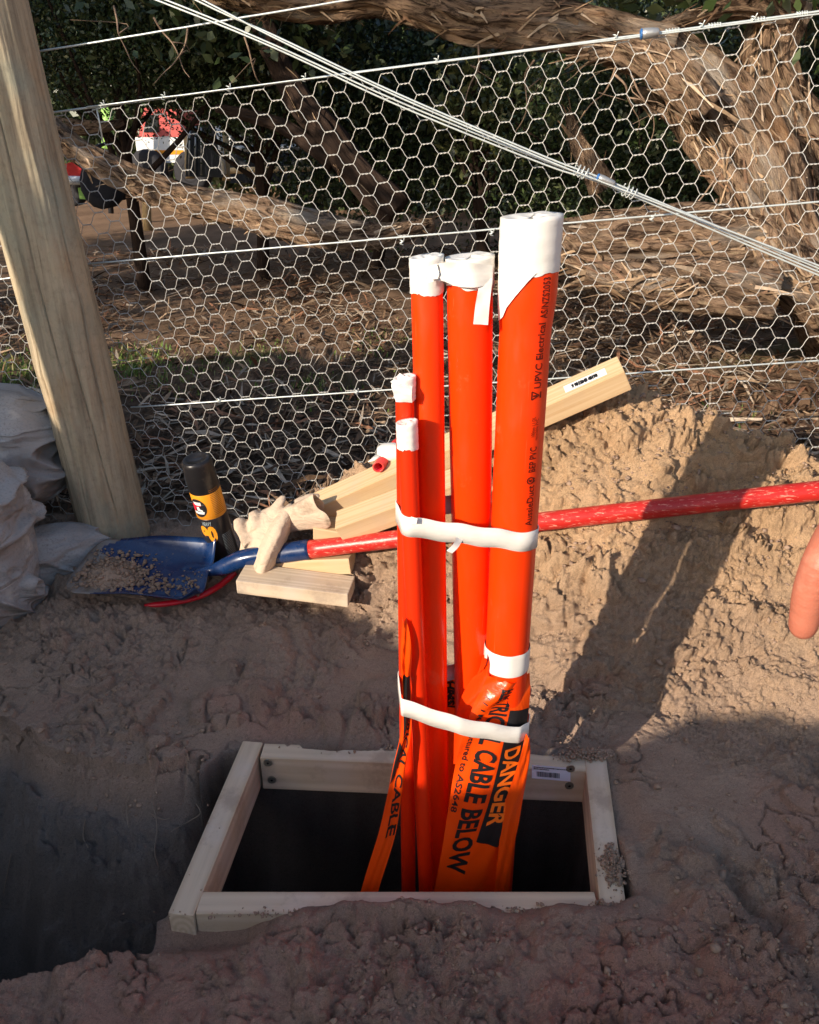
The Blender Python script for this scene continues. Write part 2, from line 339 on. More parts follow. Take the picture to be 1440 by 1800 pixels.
def shade_bank_h(x, y, hgt=1.0):
    """added earth bank towards the sun, unseen: shaped so its top shades the dig"""
    a = SUN_AZ; al = (x - 0.1) * math.sin(a) + (y - 1.2) * math.cos(a); pe = (x - 0.1) * math.cos(a) - (y - 1.2) * math.sin(a)
    s = 3.3
    top = 0.215 + s * math.tan(SUN_EL) * 1.0 + 0.03 * np.sin(pe * 3.1 + 1) + 0.02 * np.sin(pe * 7.7) + 0.012 * fbm(pe * 9, pe * 0 + 2, 3, 8)
    top = top + np.interp(pe, [-4.6, -3.7, -3.0, -2.3, -1.6, -1.2, -0.9, 1.2, 3], [0.0, 0.02, 0.62, 0.66, 0.40, 0.12, 0.0, 0.0, 0.0])
    top = top + np.interp(pe, [-3, -1.3, -0.95, -0.3, -0.1, 0.04, 0.12, 0.24, 0.38, 0.6, 3], [0, 0.0, 0.075, 0.055, 0.0, -0.015, 0.02, 0.12, 0.18, 0.28, 0.32])
    prof = np.clip(1 - np.abs(al + s) / np.interp(al, [-s - .01, -s + .01], [3.0, 1.15]), 0, 1)
    fade = sstep(-5.2, -4.2, pe) * (1 - sstep(4.5, 6, pe))
    return top * prof ** 0.9 * fade
def H(x, y, detail=True):
    x = np.asarray(x, float); y = np.asarray(y, float)
    yf = yfence(x)
    h = 0.012 * fbm(x * 2.2, y * 2.2, 3, 1)
    h = h + 0.03 * sstep(1.5, 2.3, y) + 0.02 * (1 - sstep(0.8, 1.0, y)) * 0
    # mound of dug sand
    ridge = np.interp(x, RX, RZ) - 0.03; foot = np.interp(x, FX_, FY_); yr = yf - 0.09 + 0.03 * fbm(x * 5, y * 0, 2, 4)
    t = np.clip((y - foot) / (yr - foot), 0, 1); prof = 0.55 * t + 0.45 * t * t * (3 - 2 * t)
    warp = 0.05 * fbm(x * 4 + 3, y * 4, 3, 77)
    h = h + ridge * np.clip(prof + warp * np.sin(t * math.pi), 0, 1.05) * (1 - sstep(yr, yr + 0.45, y))
    # ledges left by the shovel on the right flank
    m = sstep(0.55, 0.8, x) * np.sin(np.clip(t, 0, 1) * math.pi)
    q = (y + 0.12 * x + 0.02 * fbm(x * 7, y * 7, 2, 9)) * 9.0; h = h + m * 0.030 * (np.abs((q % 1.0) - 0.35) * 2 - 0.5)
    # foreground bank
    lipm = 1 - sstep(0.93, 1.0, y); h = h + lipm * (0.012 + 0.016 * fbm(x * 7, y * 7, 3, 22)) * sstep(-0.5, -0.2, x)
    h = h - 0.10 * (1 - sstep(0.2, 0.75, y))
    # soft gully right of the frame
    g = np.exp(-((x - (0.58 + 0.25 * (1.1 - y))) / 0.035) ** 2) * sstep(0.6, 0.8, y) * (1 - sstep(1.05, 1.25, y)); h = h - 0.03 * g
    h = h + 0.022 * np.exp(-((x - 0.5) / 0.06) ** 2) * (1 - sstep(1.3, 1.45, y)) * sstep(0.9, 1.05, y)
    # ground beyond the fence
    b = sstep(yf + 0.1, yf + 0.8, y); h = h + b * (0.03 * fbm(x * 1.1, y * 1.1, 4, 5) + 0.22 * sstep(0.8, 2.6, x) * (1 - sstep(6, 9, y)) * sstep(3.0, 4.4, y))
    h = h + 8.0 * sstep(15, 38, y) + 9.0 * sstep(8, 24, np.abs(x)) * sstep(-8, -2, y + 0.6 * x) + 0.5 * fbm(x * .3, y * .3, 4, 6) * sstep(12, 20, np.maximum(np.abs(x), y))  # far ground raised into added hills that block low sky light
    h = h + shade_bank_h(x, y)  # unseen bank added to cast shade over the dig
    if detail:
        near = 1 - sstep(3.5, 6.0, y)
        side = sstep(-2.2, -1.6, x) * (1 - sstep(2.0, 2.6, x)) * near * sstep(0.2, 0.5, y)
        wx = x + 0.03 * fbm(x * 7, y * 7, 3, 33); wy = y + 0.03 * fbm(x * 7 + 40, y * 7, 3, 34)
        y0_ = y; y = y + 0.85 * np.clip(h, 0, 1) * (y > 1.2) * (y < yf); wy = y + (wy - y0_)
        n = 0.022 * fbm(wx * 5.5, wy * 5.5, 5, 31, 0.5)
        bil = 0; am = 1.0
        for k_, f_ in enumerate((11, 23, 48, 97)):
            bil = bil + am * np.abs(fbm(wx * f_ + 3 * k_, wy * f_ * 1.1, 2, 37 + k_)); am *= 0.52
        crumb = sstep(-0.12, 0.22, fbm(x * 3.1 + 2, y * 3.1, 4, 96)); n = n + (0.006 + 0.031 * crumb) * (bil - 0.35)
        n = n + 0.0008 * fbm(x * 150 + 5, y * 150, 2, 44) + 0.0040 * crumb * fbm(x * 170, y * 170, 2, 43)
        # flat flakes and clods with broken edges
        for sc_, amp, thr, sd in ((9, 0.020, 0.74, 90), (19, 0.015, 0.66, 91), (40, 0.009, 0.55, 92), (85, 0.0055, 0.4, 93)):
            ux = x * sc_ + 0.55 * fbm(x * sc_ * 1.1, y * sc_ * 1.1, 3, sd); uy = y * sc_ + 0.55 * fbm(x * sc_ * 1.1 + 9, y * sc_ * 1.1, 3, sd + 1)
            f1, f2, idr = worley(ux, uy, sd); patch = sstep(-0.05, 0.25, fbm(x * 2.7, y * 2.7, 3, sd + 5))
            n = n + amp * sstep(0.02, 0.22, f2 - f1) * (0.55 + 0.9 * ((idr * 7.13) % 1.0)) * (idr > thr) * patch
        # drying cracks
        ux = x * 5.5 + 0.9 * fbm(x * 8, y * 8, 4, 12); uy = y * 5.5 + 0.9 * fbm(x * 8 + 7, y * 8, 4, 13)
        f1, f2, _ = worley(ux, uy, 15); n = n - 0.022 * (1 - sstep(0.0, 0.045, f2 - f1)) * sstep(-0.05, 0.2, fbm(x * 2.9, y * 2.9, 2, 17))
        # kept clean right at the frame rails
        y = y0_
        fx = np.maximum(np.abs(x) - 0.43, 0); fr = sstep(0.0, 0.05, np.maximum(np.maximum(fx, y - 1.43), 0.985 - y))
        n = n * (1 + 0.45 * sstep(0.1, 0.4, t) * (ridge > .1))
        h = h + n * side * (0.25 + 0.75 * fr) - 0.010 * (1 - fr) * (y > 0.9) * (y < 1.5)
        # dirt crumbled onto the front rail and the far right corner
        h = h + 0.062 * np.exp(-((y - 0.978) / 0.024) ** 2) * sstep(-0.36, -0.22, x) * (1 - sstep(0.36, 0.42, x)) * (0.12 + 0.72 * vn2(x * 11, y * 2, 51) ** 1.5 + 0.15 * vn2(x * 45, y * 45, 54))
        h = h + 0.022 * np.exp(-((y - 1.392) / 0.02) ** 2) * sstep(0.22, 0.30, x) * (1 - sstep(0.44, 0.5, x)) * (0.4 + 0.6 * vn2(x * 20, y * 20, 52))
        h = h - 0.045 * np.exp(-((y - 0.965) / 0.035) ** 2) * (1 - sstep(-0.30, -0.20, x)) * sstep(-0.5, -0.44, x)
        h = h + 0.026 * np.exp(-(((x - 0.415) / 0.022) ** 2 + ((y - 1.12) / 0.05) ** 2)) * (0.6 + 0.4 * vn2(x * 50, y * 50, 53))
        h = h + 0.022 * np.exp(-(((x - 0.40) / 0.035) ** 2 + ((y - 1.0) / 0.022) ** 2))
    d = trench_mask(x, y)
    wall = sstep(-0.012, 0.075 + 0.20 * (1 - sstep(-0.52, -0.42, x)) * (y > 1.15), d + 0.014 * fbm(x * 16, y * 16, 3, 69) * (x < -.43)) + 0.12 * sstep(-0.06, 0.0, d) * (x < -0.45)
    dep = 0.62 + 0.05 * fbm(x * 5, y * 5, 3, 66)
    rough_w = (0.07 * fbm(x * 11, y * 30, 4, 68) + 0.03 * np.abs(fbm(x * 40, y * 60, 3, 70))) * sstep(0, 0.03, d) * (1 - sstep(0.1, 0.2, d))
    h = np.where(d > -0.07, h * (1 - wall) - dep * np.clip(wall, 0, 1) + rough_w - 0.03 * (wall > 0) * (1 - wall) * (x < -0.45), h)
    return h
def axis(lo, d0, d1, hi, step, g):
    mid = np.arange(d0, d1, step); a = [d0]; s = step
    while a[-1] > lo: s *= g; a.append(a[-1] - s)
    b = [mid[-1]]; s = step
    while b[-1] < hi: s *= g; b.append(b[-1] + s)
    return np.concatenate([np.array(a[1:])[::-1], mid, np.array(b[1:])])
gx = axis(-60, -1.35, 1.35, 60, 0.0037, 1.045); gy = axis(-60, 0.70, 2.30, 70, 0.0031, 1.04)
GX, GY = np.meshgrid(gx, gy)
X = GX.ravel(); Y = GY.ravel(); Z = H(X, Y)
# the roughness stands out along the slope's own normal, so steep faces get overhanging clods instead of streaks
Z0 = H(X, Y, False); e_ = 0.012; gX = (H(X + e_, Y, False) - H(X - e_, Y, False)) / (2 * e_); gY = (H(X, Y + e_, False) - H(X, Y - e_, False)) / (2 * e_)
k_ = (trench_mask(X, Y) < -0.03) & (Y > 1.45) & (Y < 2.3) & (np.abs(X) < 2.2); dn = np.where(k_, Z - Z0, 0); gg = np.sqrt(gX ** 2 + gY ** 2); fl = np.minimum(1, 1.2 / np.maximum(gg, 1e-6)); gX, gY = gX * fl, gY * fl; dn = np.clip(dn, -.05, .05); q_ = dn / (1 + gX ** 2 + gY ** 2) ** 0.5
XD = X - q_ * gX / (1 + gX ** 2 + gY ** 2) ** 0.5; YD = Y - q_ * gY / (1 + gX ** 2 + gY ** 2) ** 0.5; ZD = np.where(k_, Z0 + q_ + (Z - Z0 - dn), Z)
# soil colours, with shade painted in the pit and behind the fence: yellow sand, darker damp topsoil in the trench wall, brown litter, faint moss
sand = np.array([0.68, 0.45, 0.26]); damp = np.array([0.52, 0.37, 0.275]); topsoil = np.array([0.25, 0.215, 0.19]); litter = np.array([0.28, 0.18, 0.115]); fence_shade = np.array([0.055, 0.042, 0.034]); moss = np.array([0.09, 0.13, 0.03])
n1 = fbm(X * 1.7, Y * 1.7, 4, 201); n2 = fbm(X * 6, Y * 6, 4, 202)
ridge_m = np.clip((Y - np.interp(X, FX_, FY_)) / 0.5 + 0.35 * n2 + 0.25, 0, 1) * sstep(-0.5, 0.1, X)
c = damp[None] * (1 + 0.12 * n2[:, None]) + (sand - damp)[None] * np.clip(ridge_m + 0.15 * n1, 0, 1)[:, None]
red = np.array([0.58, 0.31, 0.225]); rm = sstep(0.12, 0.5, fbm(X * 2.6 + 9, Y * 2.6, 3, 203)) * (Y < 1.6) * 0.55 + 0.35 * (Y < 1.0); c = c * (1 - rm[:, None]) + red * rm[:, None]
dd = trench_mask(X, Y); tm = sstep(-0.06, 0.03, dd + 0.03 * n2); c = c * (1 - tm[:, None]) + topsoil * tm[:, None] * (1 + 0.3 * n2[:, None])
deep = sstep(-0.02, 0.02, dd) * sstep(-.46, -.40, X); c = c * (1 - deep[:, None] * (0.76 - 0.22 * n2[:, None]))  # shade of the pit under the frame painted into the soil colour
bf = sstep(yfence(X) - 0.02, yfence(X) + 0.12, Y + 0.03 * n2); lit = litter[None] * (1 + 0.5 * fbm(X * 5, Y * 9, 4, 205)[:, None]); c = c * (1 - bf[:, None]) + lit * bf[:, None]
dk = sstep(yfence(X) + 0.05, yfence(X) + 0.2, Y) * (1 - sstep(3.9, 4.2, Y + 0.1 * n1)) * (1 - sstep(0.1, 0.5, X + 0.2 * n2)); c = c * (1 - 0.55 * dk[:, None]) + fence_shade * 0.55 * dk[:, None]  # shadow band behind the fence painted into the ground colour
mo = 0.6 * sstep(0.15, 0.45, fbm(X * 2.0, Y * 2.0, 3, 206)) * sstep(3.9, 4.2, Y) * (1 - sstep(4.8, 5.6, Y)); c = c * (1 - 0.8 * mo[:, None]) + moss * 0.8 * mo[:, None]
fw = sstep(16, 20, Y); c = c * (1 - fw[:, None]) + np.array([0.02, 0.028, 0.012]) * fw[:, None]
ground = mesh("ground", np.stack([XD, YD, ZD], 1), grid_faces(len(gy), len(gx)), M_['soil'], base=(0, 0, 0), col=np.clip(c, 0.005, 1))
tag(ground, "sandy dug-over ground with an open trench and a sand mound", None, kind="structure")
def Hs(x, y): return float(H(np.array([x]), np.array([y]))[0])

# loose crumbs of sand, too many to count
def blobs(cx, cy, cz, r, seed=3, flat=0.75):
    base = []; n = len(cx)
    me = bmesh.new(); bmesh.ops.create_icosphere(me, subdivisions=1, radius=1.0); bv = np.array([v.co[:] for v in me.verts]); bf_ = np.array([[v.index for v in f.verts] for f in me.faces]); me.free()
    g = np.random.default_rng(seed); V = bv[None] * (1 + 0.28 * g.standard_normal((n, len(bv), 1))) * np.array([1, 1, flat]) * (1 + 0.25 * g.standard_normal((n, 1, 3)))
    a = g.uniform(0, 6.28, n); ca, sa = np.cos(a)[:, None], np.sin(a)[:, None]; x = V[:, :, 0] * ca - V[:, :, 1] * sa; y = V[:, :, 0] * sa + V[:, :, 1] * ca
    V = np.stack([x, y, V[:, :, 2]], -1) * np.asarray(r)[:, None, None] + np.stack([cx, cy, cz], -1)[:, None]
    F = bf_[None] + (np.arange(n) * len(bv))[:, None, None]
    return V.reshape(-1, 3), F.reshape(-1, 3)
n = 34000
cx = rng.uniform(-1.3, 1.3, n); cy = rng.uniform(0.7, 2.2, n)
dens = sstep(0.0, 0.35, fbm(cx * 3.1, cy * 3.1, 3, 96) + 0.12) * 0.8 + 0.12 + 0.25 * (cx > 0.3) * (cy > 1.5)
keep = (rng.uniform(0, 1, n) < dens * 0.7) & (trench_mask(cx, cy) < -0.01) & (cy < yfence(cx) - 0.03)
inside = (np.abs(cx) < 0.43) & (cy > 0.985) & (cy < 1.43); keep &= ~inside
cx, cy = cx[keep], cy[keep]; r = 0.0014 + 0.0042 * rng.uniform(0, 1, len(cx)) ** 4 + 0.006 * (rng.uniform(0, 1, len(cx)) > .985)
cz = H(cx, cy) + r * 0.25
for (px, py, sx_, sy_, m_, zt_) in ((1078, 1525, .012, .022, 420, .010), (1082, 1606, .022, .010, 420, .010), (1030, 1328, .035, .010, 380, .008), (960, 1606, .07, .008, 120, .001), (700, 1604, .2, .004, 120, .001), (470, 1610, .05, .003, 30, .001), (360, 1450, .015, .1, 8, .0), (800, 1318, .2, .01, 70, .0)):
    c0 = PZ(px, py, 0.0); g1_ = rng.standard_normal(m_); g2_ = rng.standard_normal(m_); rr_ = 0.0012 + 0.0035 * rng.uniform(0, 1, m_) ** 3
    cx = np.r_[cx, c0[0] + g1_ * sx_]; cy = np.r_[cy, c0[1] + g2_ * sy_]; cz = np.r_[cz, 0.001 + zt_ * np.exp(-(g1_ ** 2 + g2_ ** 2) / 1.5) * rng.uniform(.3, 1, m_) + rr_ * .4]; r = np.r_[r, rr_]
V, F = blobs(cx, cy, cz, r)
tag(mesh("soil_crumbs", V, F, M_['clod'], base=(0, 0, 0)), "loose crumbs of sand scattered over the dug ground", "soil crumbs", kind="stuff")

# ------------------------------------------------------------------ text laid on a surface
def text2d(s, size=1.0, bold=0.0, sx=1.0):
    cu = bpy.data.curves.new("t", 'FONT'); cu.body = s; cu.size = size; cu.offset = bold; cu.resolution_u = 3
    o = bpy.data.objects.new("t", cu); COL.objects.link(o); dg = bpy.context.evaluated_depsgraph_get(); dg.update(); me = bpy.data.meshes.new_from_object(o.evaluated_get(dg))
    bm = bmesh.new(); bm.from_mesh(me); bpy.data.objects.remove(o); bpy.data.curves.remove(cu); bpy.data.meshes.remove(me)
    bmesh.ops.triangulate(bm, faces=bm.faces[:])
    for _ in range(3):
        ed = [e for e in bm.edges if e.calc_length() > size * 0.28]
        if not ed: break
        bmesh.ops.subdivide_edges(bm, edges=ed, cuts=1); bmesh.ops.triangulate(bm, faces=bm.faces[:])
    bm.verts.index_update(); V = np.array([(v.co.x * sx, v.co.y) for v in bm.verts]); F = [tuple(v.index for v in f.verts) for f in bm.faces]; bm.free()
    return V, F
def on_surface(mb, V2, F, fn, mi=0):
    mb.add([fn(a, b) for a, b in V2], F, mi)
def poly2d(pts, n=1):
    bm = bmesh.new(); f = bm.faces.new([bm.verts.new((p[0], p[1], 0)) for p in pts]); bmesh.ops.triangulate(bm, faces=[f])
    for _ in range(6):
        ed = [e for e in bm.edges if e.calc_length() > n]
        if not ed: break
        bmesh.ops.subdivide_edges(bm, edges=ed, cuts=1); bmesh.ops.triangulate(bm, faces=bm.faces[:])
    bm.verts.index_update(); V = np.array([(v.co.x, v.co.y) for v in bm.verts]); F = [tuple(v.index for v in f.verts) for f in bm.faces]; bm.free(); return V, F

# ------------------------------------------------------------------ timber frame
def board(name, A, B, up, w, t, m, parent=None, bevel=0.002, label=None, cat=None, group=None):
    """a board from A to B: w tall along up, t thick; its own axes, long side on X"""
    A = Vector(A); B = Vector(B); L = (B - A).length; ex = (B - A).normalized(); ez = Vector(up); ez = (ez - ex * ez.dot(ex)).normalized(); ey = ez.cross(ex)
    M = Matrix((ex, ey, ez)).transposed().to_4x4(); M.translation = A
    bm = bmesh.new(); bmesh.ops.create_cube(bm, size=1.0)
    for v in bm.verts: v.co = Vector(((v.co.x + 0.5) * L, v.co.y * t, v.co.z * w))
    bmesh.ops.bevel(bm, geom=bm.edges[:], offset=bevel, segments=2, affect='EDGES', profile=0.6)
    me = bpy.data.meshes.new(name); bm.to_mesh(me); bm.free(); me.materials.append(m)
    for p in me.polygons: p.use_smooth = False
    o = bpy.data.objects.new(name, me); link(o, parent, M); return tag(o, label, cat, group)
frame = empty("formwork", (0, 1.2, -0.09), label="rectangular pine timber frame laid over the open hole around the orange conduits", cat="formwork")
HB = 0.092; TB = 0.046; zc = -HB / 2
BL = np.array([-0.372, 1.425]); BR = np.array([0.428, 1.383]); FL = np.array([-0.422, 0.985]); FR = np.array([0.380, 0.985])
def V3(p, z=zc): return (float(p[0]), float(p[1]), z)
def along(a, b, d): a = np.asarray(a); b = np.asarray(b); u = (b - a) / np.linalg.norm(b - a); return a + u * d
e = TB / 2
left = board("side_board", V3(FL + [e, 0]), V3(BL + [e, 0]), (0, 0, 1), HB, TB, M_['pine_pale'], frame)
right = board("side_board", V3(FR - [e, 0]), V3(BR - [e, 0]), (0, 0, 1), HB, TB, M_['pine_pale'], frame)
back = board("end_board", V3(BL + [TB + .002, -e - .004]), V3(BR - [TB + .002, e + .002]), (0, 0, 1), HB - 0.003, TB, M_['pine_pale'], frame)
front = board("end_board", V3(FL + [TB + .002, e + .002]), V3(FR - [TB + .002, -e - .002]), (0, 0, 1), HB - 0.003, TB, M_['pine_pale'], frame)
def back_pt(px, py, off=0.0):
    a = np.array(V3(BL)); b = np.array(V3(BR)); y0 = lambda x: a[1] + (b[1] - a[1]) * (x - a[0]) / (b[0] - a[0]) - TB - 0.0055 - off
    d = ray(px, py); t = 1.3 / d[1]
    for _ in range(6): t = y0(t * d[0]) / d[1]
    return C0 + d * t
for (px, py) in ((471, 1341), (478, 1371), (1003, 1351), (1001, 1381)):
    p = back_pt(px, py); mb = MB(); mb.tube([p + [0, 0.001, 0], p - [0, 0.0015, 0]], 0.0095, 16); mb.add([p + np.array([0.003 * math.cos(k * 1.047 + .5), -0.0022, 0.003 * math.sin(k * 1.047 + .5)]) for k in range(6)], [tuple(range(6))], 1)
    mb.build("screw", [M_['zinc'], M_['ink']], back, smooth=False)
mb = MB(); q = [back_pt(*c_, 0.0012) for c_ in ((935, 1344), (1003, 1350), (1003, 1374), (935, 1368))]; mb.add(q, [(0, 3, 2, 1)]); stk = mb.build("barcode_sticker", M_['sticker'], back, smooth=False)
def bil(q, a, b, o=0.0): return (q[0] * (1 - a) + q[1] * a) * (1 - b) + (q[3] * (1 - a) + q[2] * a) * b + np.array([0, -o, 0])
mb = MB(); g = random.Random(4); a = 0.13
while a < 0.72:
    w_ = g.choice([0.006, 0.01, 0.018]); mb.add([bil(q, a, .45, .0008), bil(q, a + w_, .45, .0008), bil(q, a + w_, .82, .0008), bil(q, a, .82, .0008)], [(0, 3, 2, 1)]); a += w_ + g.choice([0.007, 0.012])
for r_, l_ in ((0.12, 0.9), (0.24, 0.45)):
    a = 0.05
    while a < l_:
        w_ = g.uniform(.012, .03); mb.add([bil(q, a, r_, .0008), bil(q, a + w_, r_, .0008), bil(q, a + w_, r_ + .07, .0008), bil(q, a, r_ + .07, .0008)], [(0, 3, 2, 1)]); a += w_ + .008
mb.build("barcode", M_['ink'], stk, smooth=False)

# ------------------------------------------------------------------ orange conduits
PIPE = {  # top (x, y, z), lower point, radius
 'E': ((0.168, 1.190, 1.125), (0.176, 1.192, -0.62), 0.0375),
 'D': ((0.085, 1.200, 1.070), (0.157, 1.300, -0.62), 0.0335),
 'C': ((0.024, 1.200, 1.070), (0.072, 1.205, -0.62), 0.0232),
 'B': ((-0.004, 1.150, 0.841), (0.052, 1.150, -0.62), 0.0146),
 'A': ((-0.007, 1.182, 0.900), (0.000, 1.180, -0.62), 0.0142)}
def pax(k, z):
    a, b, r = PIPE[k]; t = (a[2] - z) / (a[2] - b[2]); return np.array([a[0] + (b[0] - a[0]) * t, a[1] + (b[1] - a[1]) * t, z])
def prad(k, z):
    r = PIPE[k][2]
    if k == 'E': return r + 0.0045 * float(sstep(0.965, 1.03, np.array(z)))
    return r
def lathe(k, zs, rs, n=48, wob=0.0, seed=0, caps=False):
    V = []; 
    for i, z in enumerate(zs):
        c_ = pax(k, z)
        for j in range(n):
            a = 2 * math.pi * j / n; w = wob * float(vn3(np.array(math.cos(a) * 3.1 + 9), np.array(math.sin(a) * 3.1 + 5), np.array(z * 25.0 + seed), seed) - 0.5) * 2 if wob else 0
            V.append((c_[0] + (rs[i] + w) * math.cos(a), c_[1] + (rs[i] + w) * math.sin(a), z))
    F = [tuple(f) for f in grid_faces(len(zs), n, True)]
    if caps: F.append(tuple(range((len(zs) - 1) * n, len(zs) * n)))
    return V, F
def conduit(k, label, m, cap_lo, cap_r, wob, seed):
    top, low, r = PIPE[k]; t = empty("conduit", (low[0], low[1], low[2]), label=label, cat="conduit", group="orange conduits standing in the hole")
    zs = sorted(set([round(z, 4) for z in np.linspace(top[2] - 0.002, low[2], 36)] + [1.03, 1.01, 0.99, 0.97] if k == 'E' else [round(z, 4) for z in np.linspace(top[2] - 0.002, low[2], 30)]), reverse=True)
    V, F = lathe(k, zs, [prad(k, z) for z in zs]); mb = MB(); mb.add(V, F)
    V2, F2 = lathe(k, zs[:4], [prad(k, z) - 0.004 for z in zs[:4]]); mb.add(V2, [tuple(reversed(f)) for f in F2])
    mb.build("pipe", m, t)
    # tape cap: wrapped sides with a ragged skirt and a creased top
    n = 64; nz = 14; V = []; 
    zt = top[2] + 0.006
    for i in range(nz):
        f = i / (nz - 1)
        for j in range(n):
            a = 2 * math.pi * j / n; ca, sa = math.cos(a), math.sin(a)
            lo = cap_lo + 0.007 * float(vn2(np.array(a * 1.5), np.array(seed * 1.0), 5) - 0.5) + 0.002 * float(vn2(np.array(a * 9.0), np.array(seed + 3.0), 6) - 0.5)
            z = zt + (lo - zt) * f + 0.003 * ca * (1 - f); c_ = pax(k, z)
            rr = cap_r + wob * float(vn3(np.array(ca * 2.5 + 9), np.array(sa * 2.5 + 4), np.array(z * 22.0 + 5), seed) - 0.5) * 2 + 0.0004 * ((f * 3.7 + a / 6.283) % 1.0 < 0.5) 
            V.append((c_[0] + rr * ca, c_[1] + rr * sa, z))
    F = [tuple(f) for f in grid_faces(nz, n, True)]
    b0 = len(V); rings = 5; c_ = pax(k, zt)
    for q in range(1, rings + 1):
        rr = cap_r * (1 - q / (rings + 0.3))
        for j in range(n):
            a = 2 * math.pi * j / n; V.append((c_[0] + rr * math.cos(a), c_[1] + rr * math.sin(a), zt + 0.003 * math.cos(a) - 0.002 * (q > 1) + 0.004 * float(vn2(np.array(math.cos(a) * 2.2 * (1 - q / 9) + 7), np.array(math.sin(a) * 2.2 + seed), 8) - 0.5)))
    for q in range(rings):
        s0 = b0 + (q - 1) * n if q else 0
        for j in range(n):
            kk = (j + 1) % n; F.append((s0 + j, b0 + q * n + j, b0 + q * n + kk, s0 + kk))
    F.append(tuple(b0 + (rings - 1) * n + j for j in range(n)))
    mb = MB(); mb.add(V, F); cap = mb.build("tape_cap", M_['white_tape'], t)
    return t
E = conduit('E', "tallest and thickest orange conduit with printed lettering down its side", M_['pvc'], 1.057, 0.0430, 0.0003, 11)
D = conduit('D', "thick orange conduit just left of the tallest, a tape tail hanging from its white cap", M_['pvc'], 1.036, 0.0352, 0.0004, 12)
Cc = conduit('C', "medium orange conduit beside the thin pair, its white cap taped to its neighbour", M_['pvc'], 1.026, 0.0248, 0.0004, 13)
B_ = conduit('B', "shortest thin orange conduit in front, its neat white tape cap lowest of all", M_['pvc_deep'], 0.806, 0.0162, 0.0005, 14)
A_ = conduit('A', "thin orange conduit at the left with a crooked torn white tape cap", M_['pvc_deep'], 0.874, 0.0164, 0.0009, 15)
# tape details on the conduits
def wrap_pt(k, ang, z, off):
    c_ = pax(k, z); r = prad(k, z) + off; return np.array([c_[0] + r * math.sin(ang), c_[1] - r * math.cos(ang), z])
def patch(name, parent, m, k, rows, off, n=7, lift=0.0, seed=0):
    """a strip stuck on a pipe: rows of (z, angle left, angle right)"""
    V = []; 
    for i, (z, a0, a1) in enumerate(rows):
        for j in range(n): V.append(wrap_pt(k, a0 + (a1 - a0) * j / (n - 1), z, off + lift * (i / (len(rows) - 1)) ** 1.5 * (1 + 0.4 * math.sin(j * 1.3 + seed))))
    return mesh(name, np.array(V), grid_faces(len(rows), n), m, parent)
patch("tape_flap", E, M_['white_tape'], 'E', [(1.062, -1.30, 0.1), (1.05, -1.30, -0.15), (1.03, -1.30, -0.50), (1.012, -1.30, -0.82), (0.998, -1.30, -1.0), (0.99, -1.3, -1.25)], 0.0035)
def ring(name, parent, k, z0, z1, off, wob, seed):
    zs = np.linspace(z1, z0, 8); V, F = lathe(k, zs, [prad(k, z) + off - (0.001 if i in (0, 7) else 0) for i, z in enumerate(zs)], 64, wob, seed); mb = MB(); mb.add(V, F); return mb.build(name, M_['white_tape'], parent)
ring("tape_ring", E, 'E', 0.380, 0.425, 0.0030, 0.0009, 3)
# hanging tail on D and tape bridging C and D
def ribbon(name, rows, m, parent=None, n=8, wr=0.0, seed=0, **tagk):
    """rows: (left point, right point)"""
    A = smooth_path([r_[0] for r_ in rows], 6); B = smooth_path([r_[1] for r_ in rows], 6); V = []
    for i in range(len(A)):
        for j in range(n):
            t = j / (n - 1); p = A[i] * (1 - t) + B[i] * t; w = wr * float(vn2(np.array(i * 0.21 + seed), np.array(j * 0.55 + seed), seed + 3) - 0.5) * 2
            V.append(p + np.array([0, w, 0]))
    o = mesh(name, np.array(V), grid_faces(len(A), n), m, parent); 
    if tagk: tag(o, **tagk)
    return o
ribbon("tape_tail", [(P(846, 488, 1.163), P(866, 488, 1.170)), (P(841, 508, 1.158), P(864, 508, 1.164)), (P(836, 535, 1.152), P(861, 535, 1.156)), (P(832, 570, 1.146), P(858, 571, 1.151))], M_['white_tape'], D, 5, 0.0015, 4)
ribbon("tape_bridge", [(P(757, 470, 1.166), P(752, 497, 1.166)), (P(775, 462, 1.158), P(775, 493, 1.16)), (P(800, 460, 1.158), P(802, 503, 1.158)), (P(830, 462, 1.156), P(835, 505, 1.156)), (P(866, 466, 1.172), P(866, 498, 1.172))], M_['white_tape'], D, 7, 0.0014, 9)
ribbon("torn_tape", [(P(752, 470, 1.170), P(768, 463, 1.160)), (P(751, 483, 1.160), P(772, 482, 1.157)), (P(752, 492, 1.152), P(770, 490, 1.154))], M_['white_tape'], Cc, 5, 0.003, 5)
ribbon("torn_tape", [(P(690, 668, 1.170), P(725, 680, 1.166)), (P(688, 680, 1.160), P(724, 690, 1.160)), (P(693, 695, 1.163), P(724, 698, 1.160)), (P(696, 706, 1.165), P(725, 708, 1.163))], M_['white_tape'], A_, 7, 0.002, 6)
ribbon("torn_tape", [(P(686, 672, 1.185), P(697, 678, 1.165)), (P(694, 664, 1.19), P(712, 672, 1.165)), (P(703, 655, 1.195), P(722, 668, 1.17))], M_['white_tape'], A_, 6, 0.003, 2)
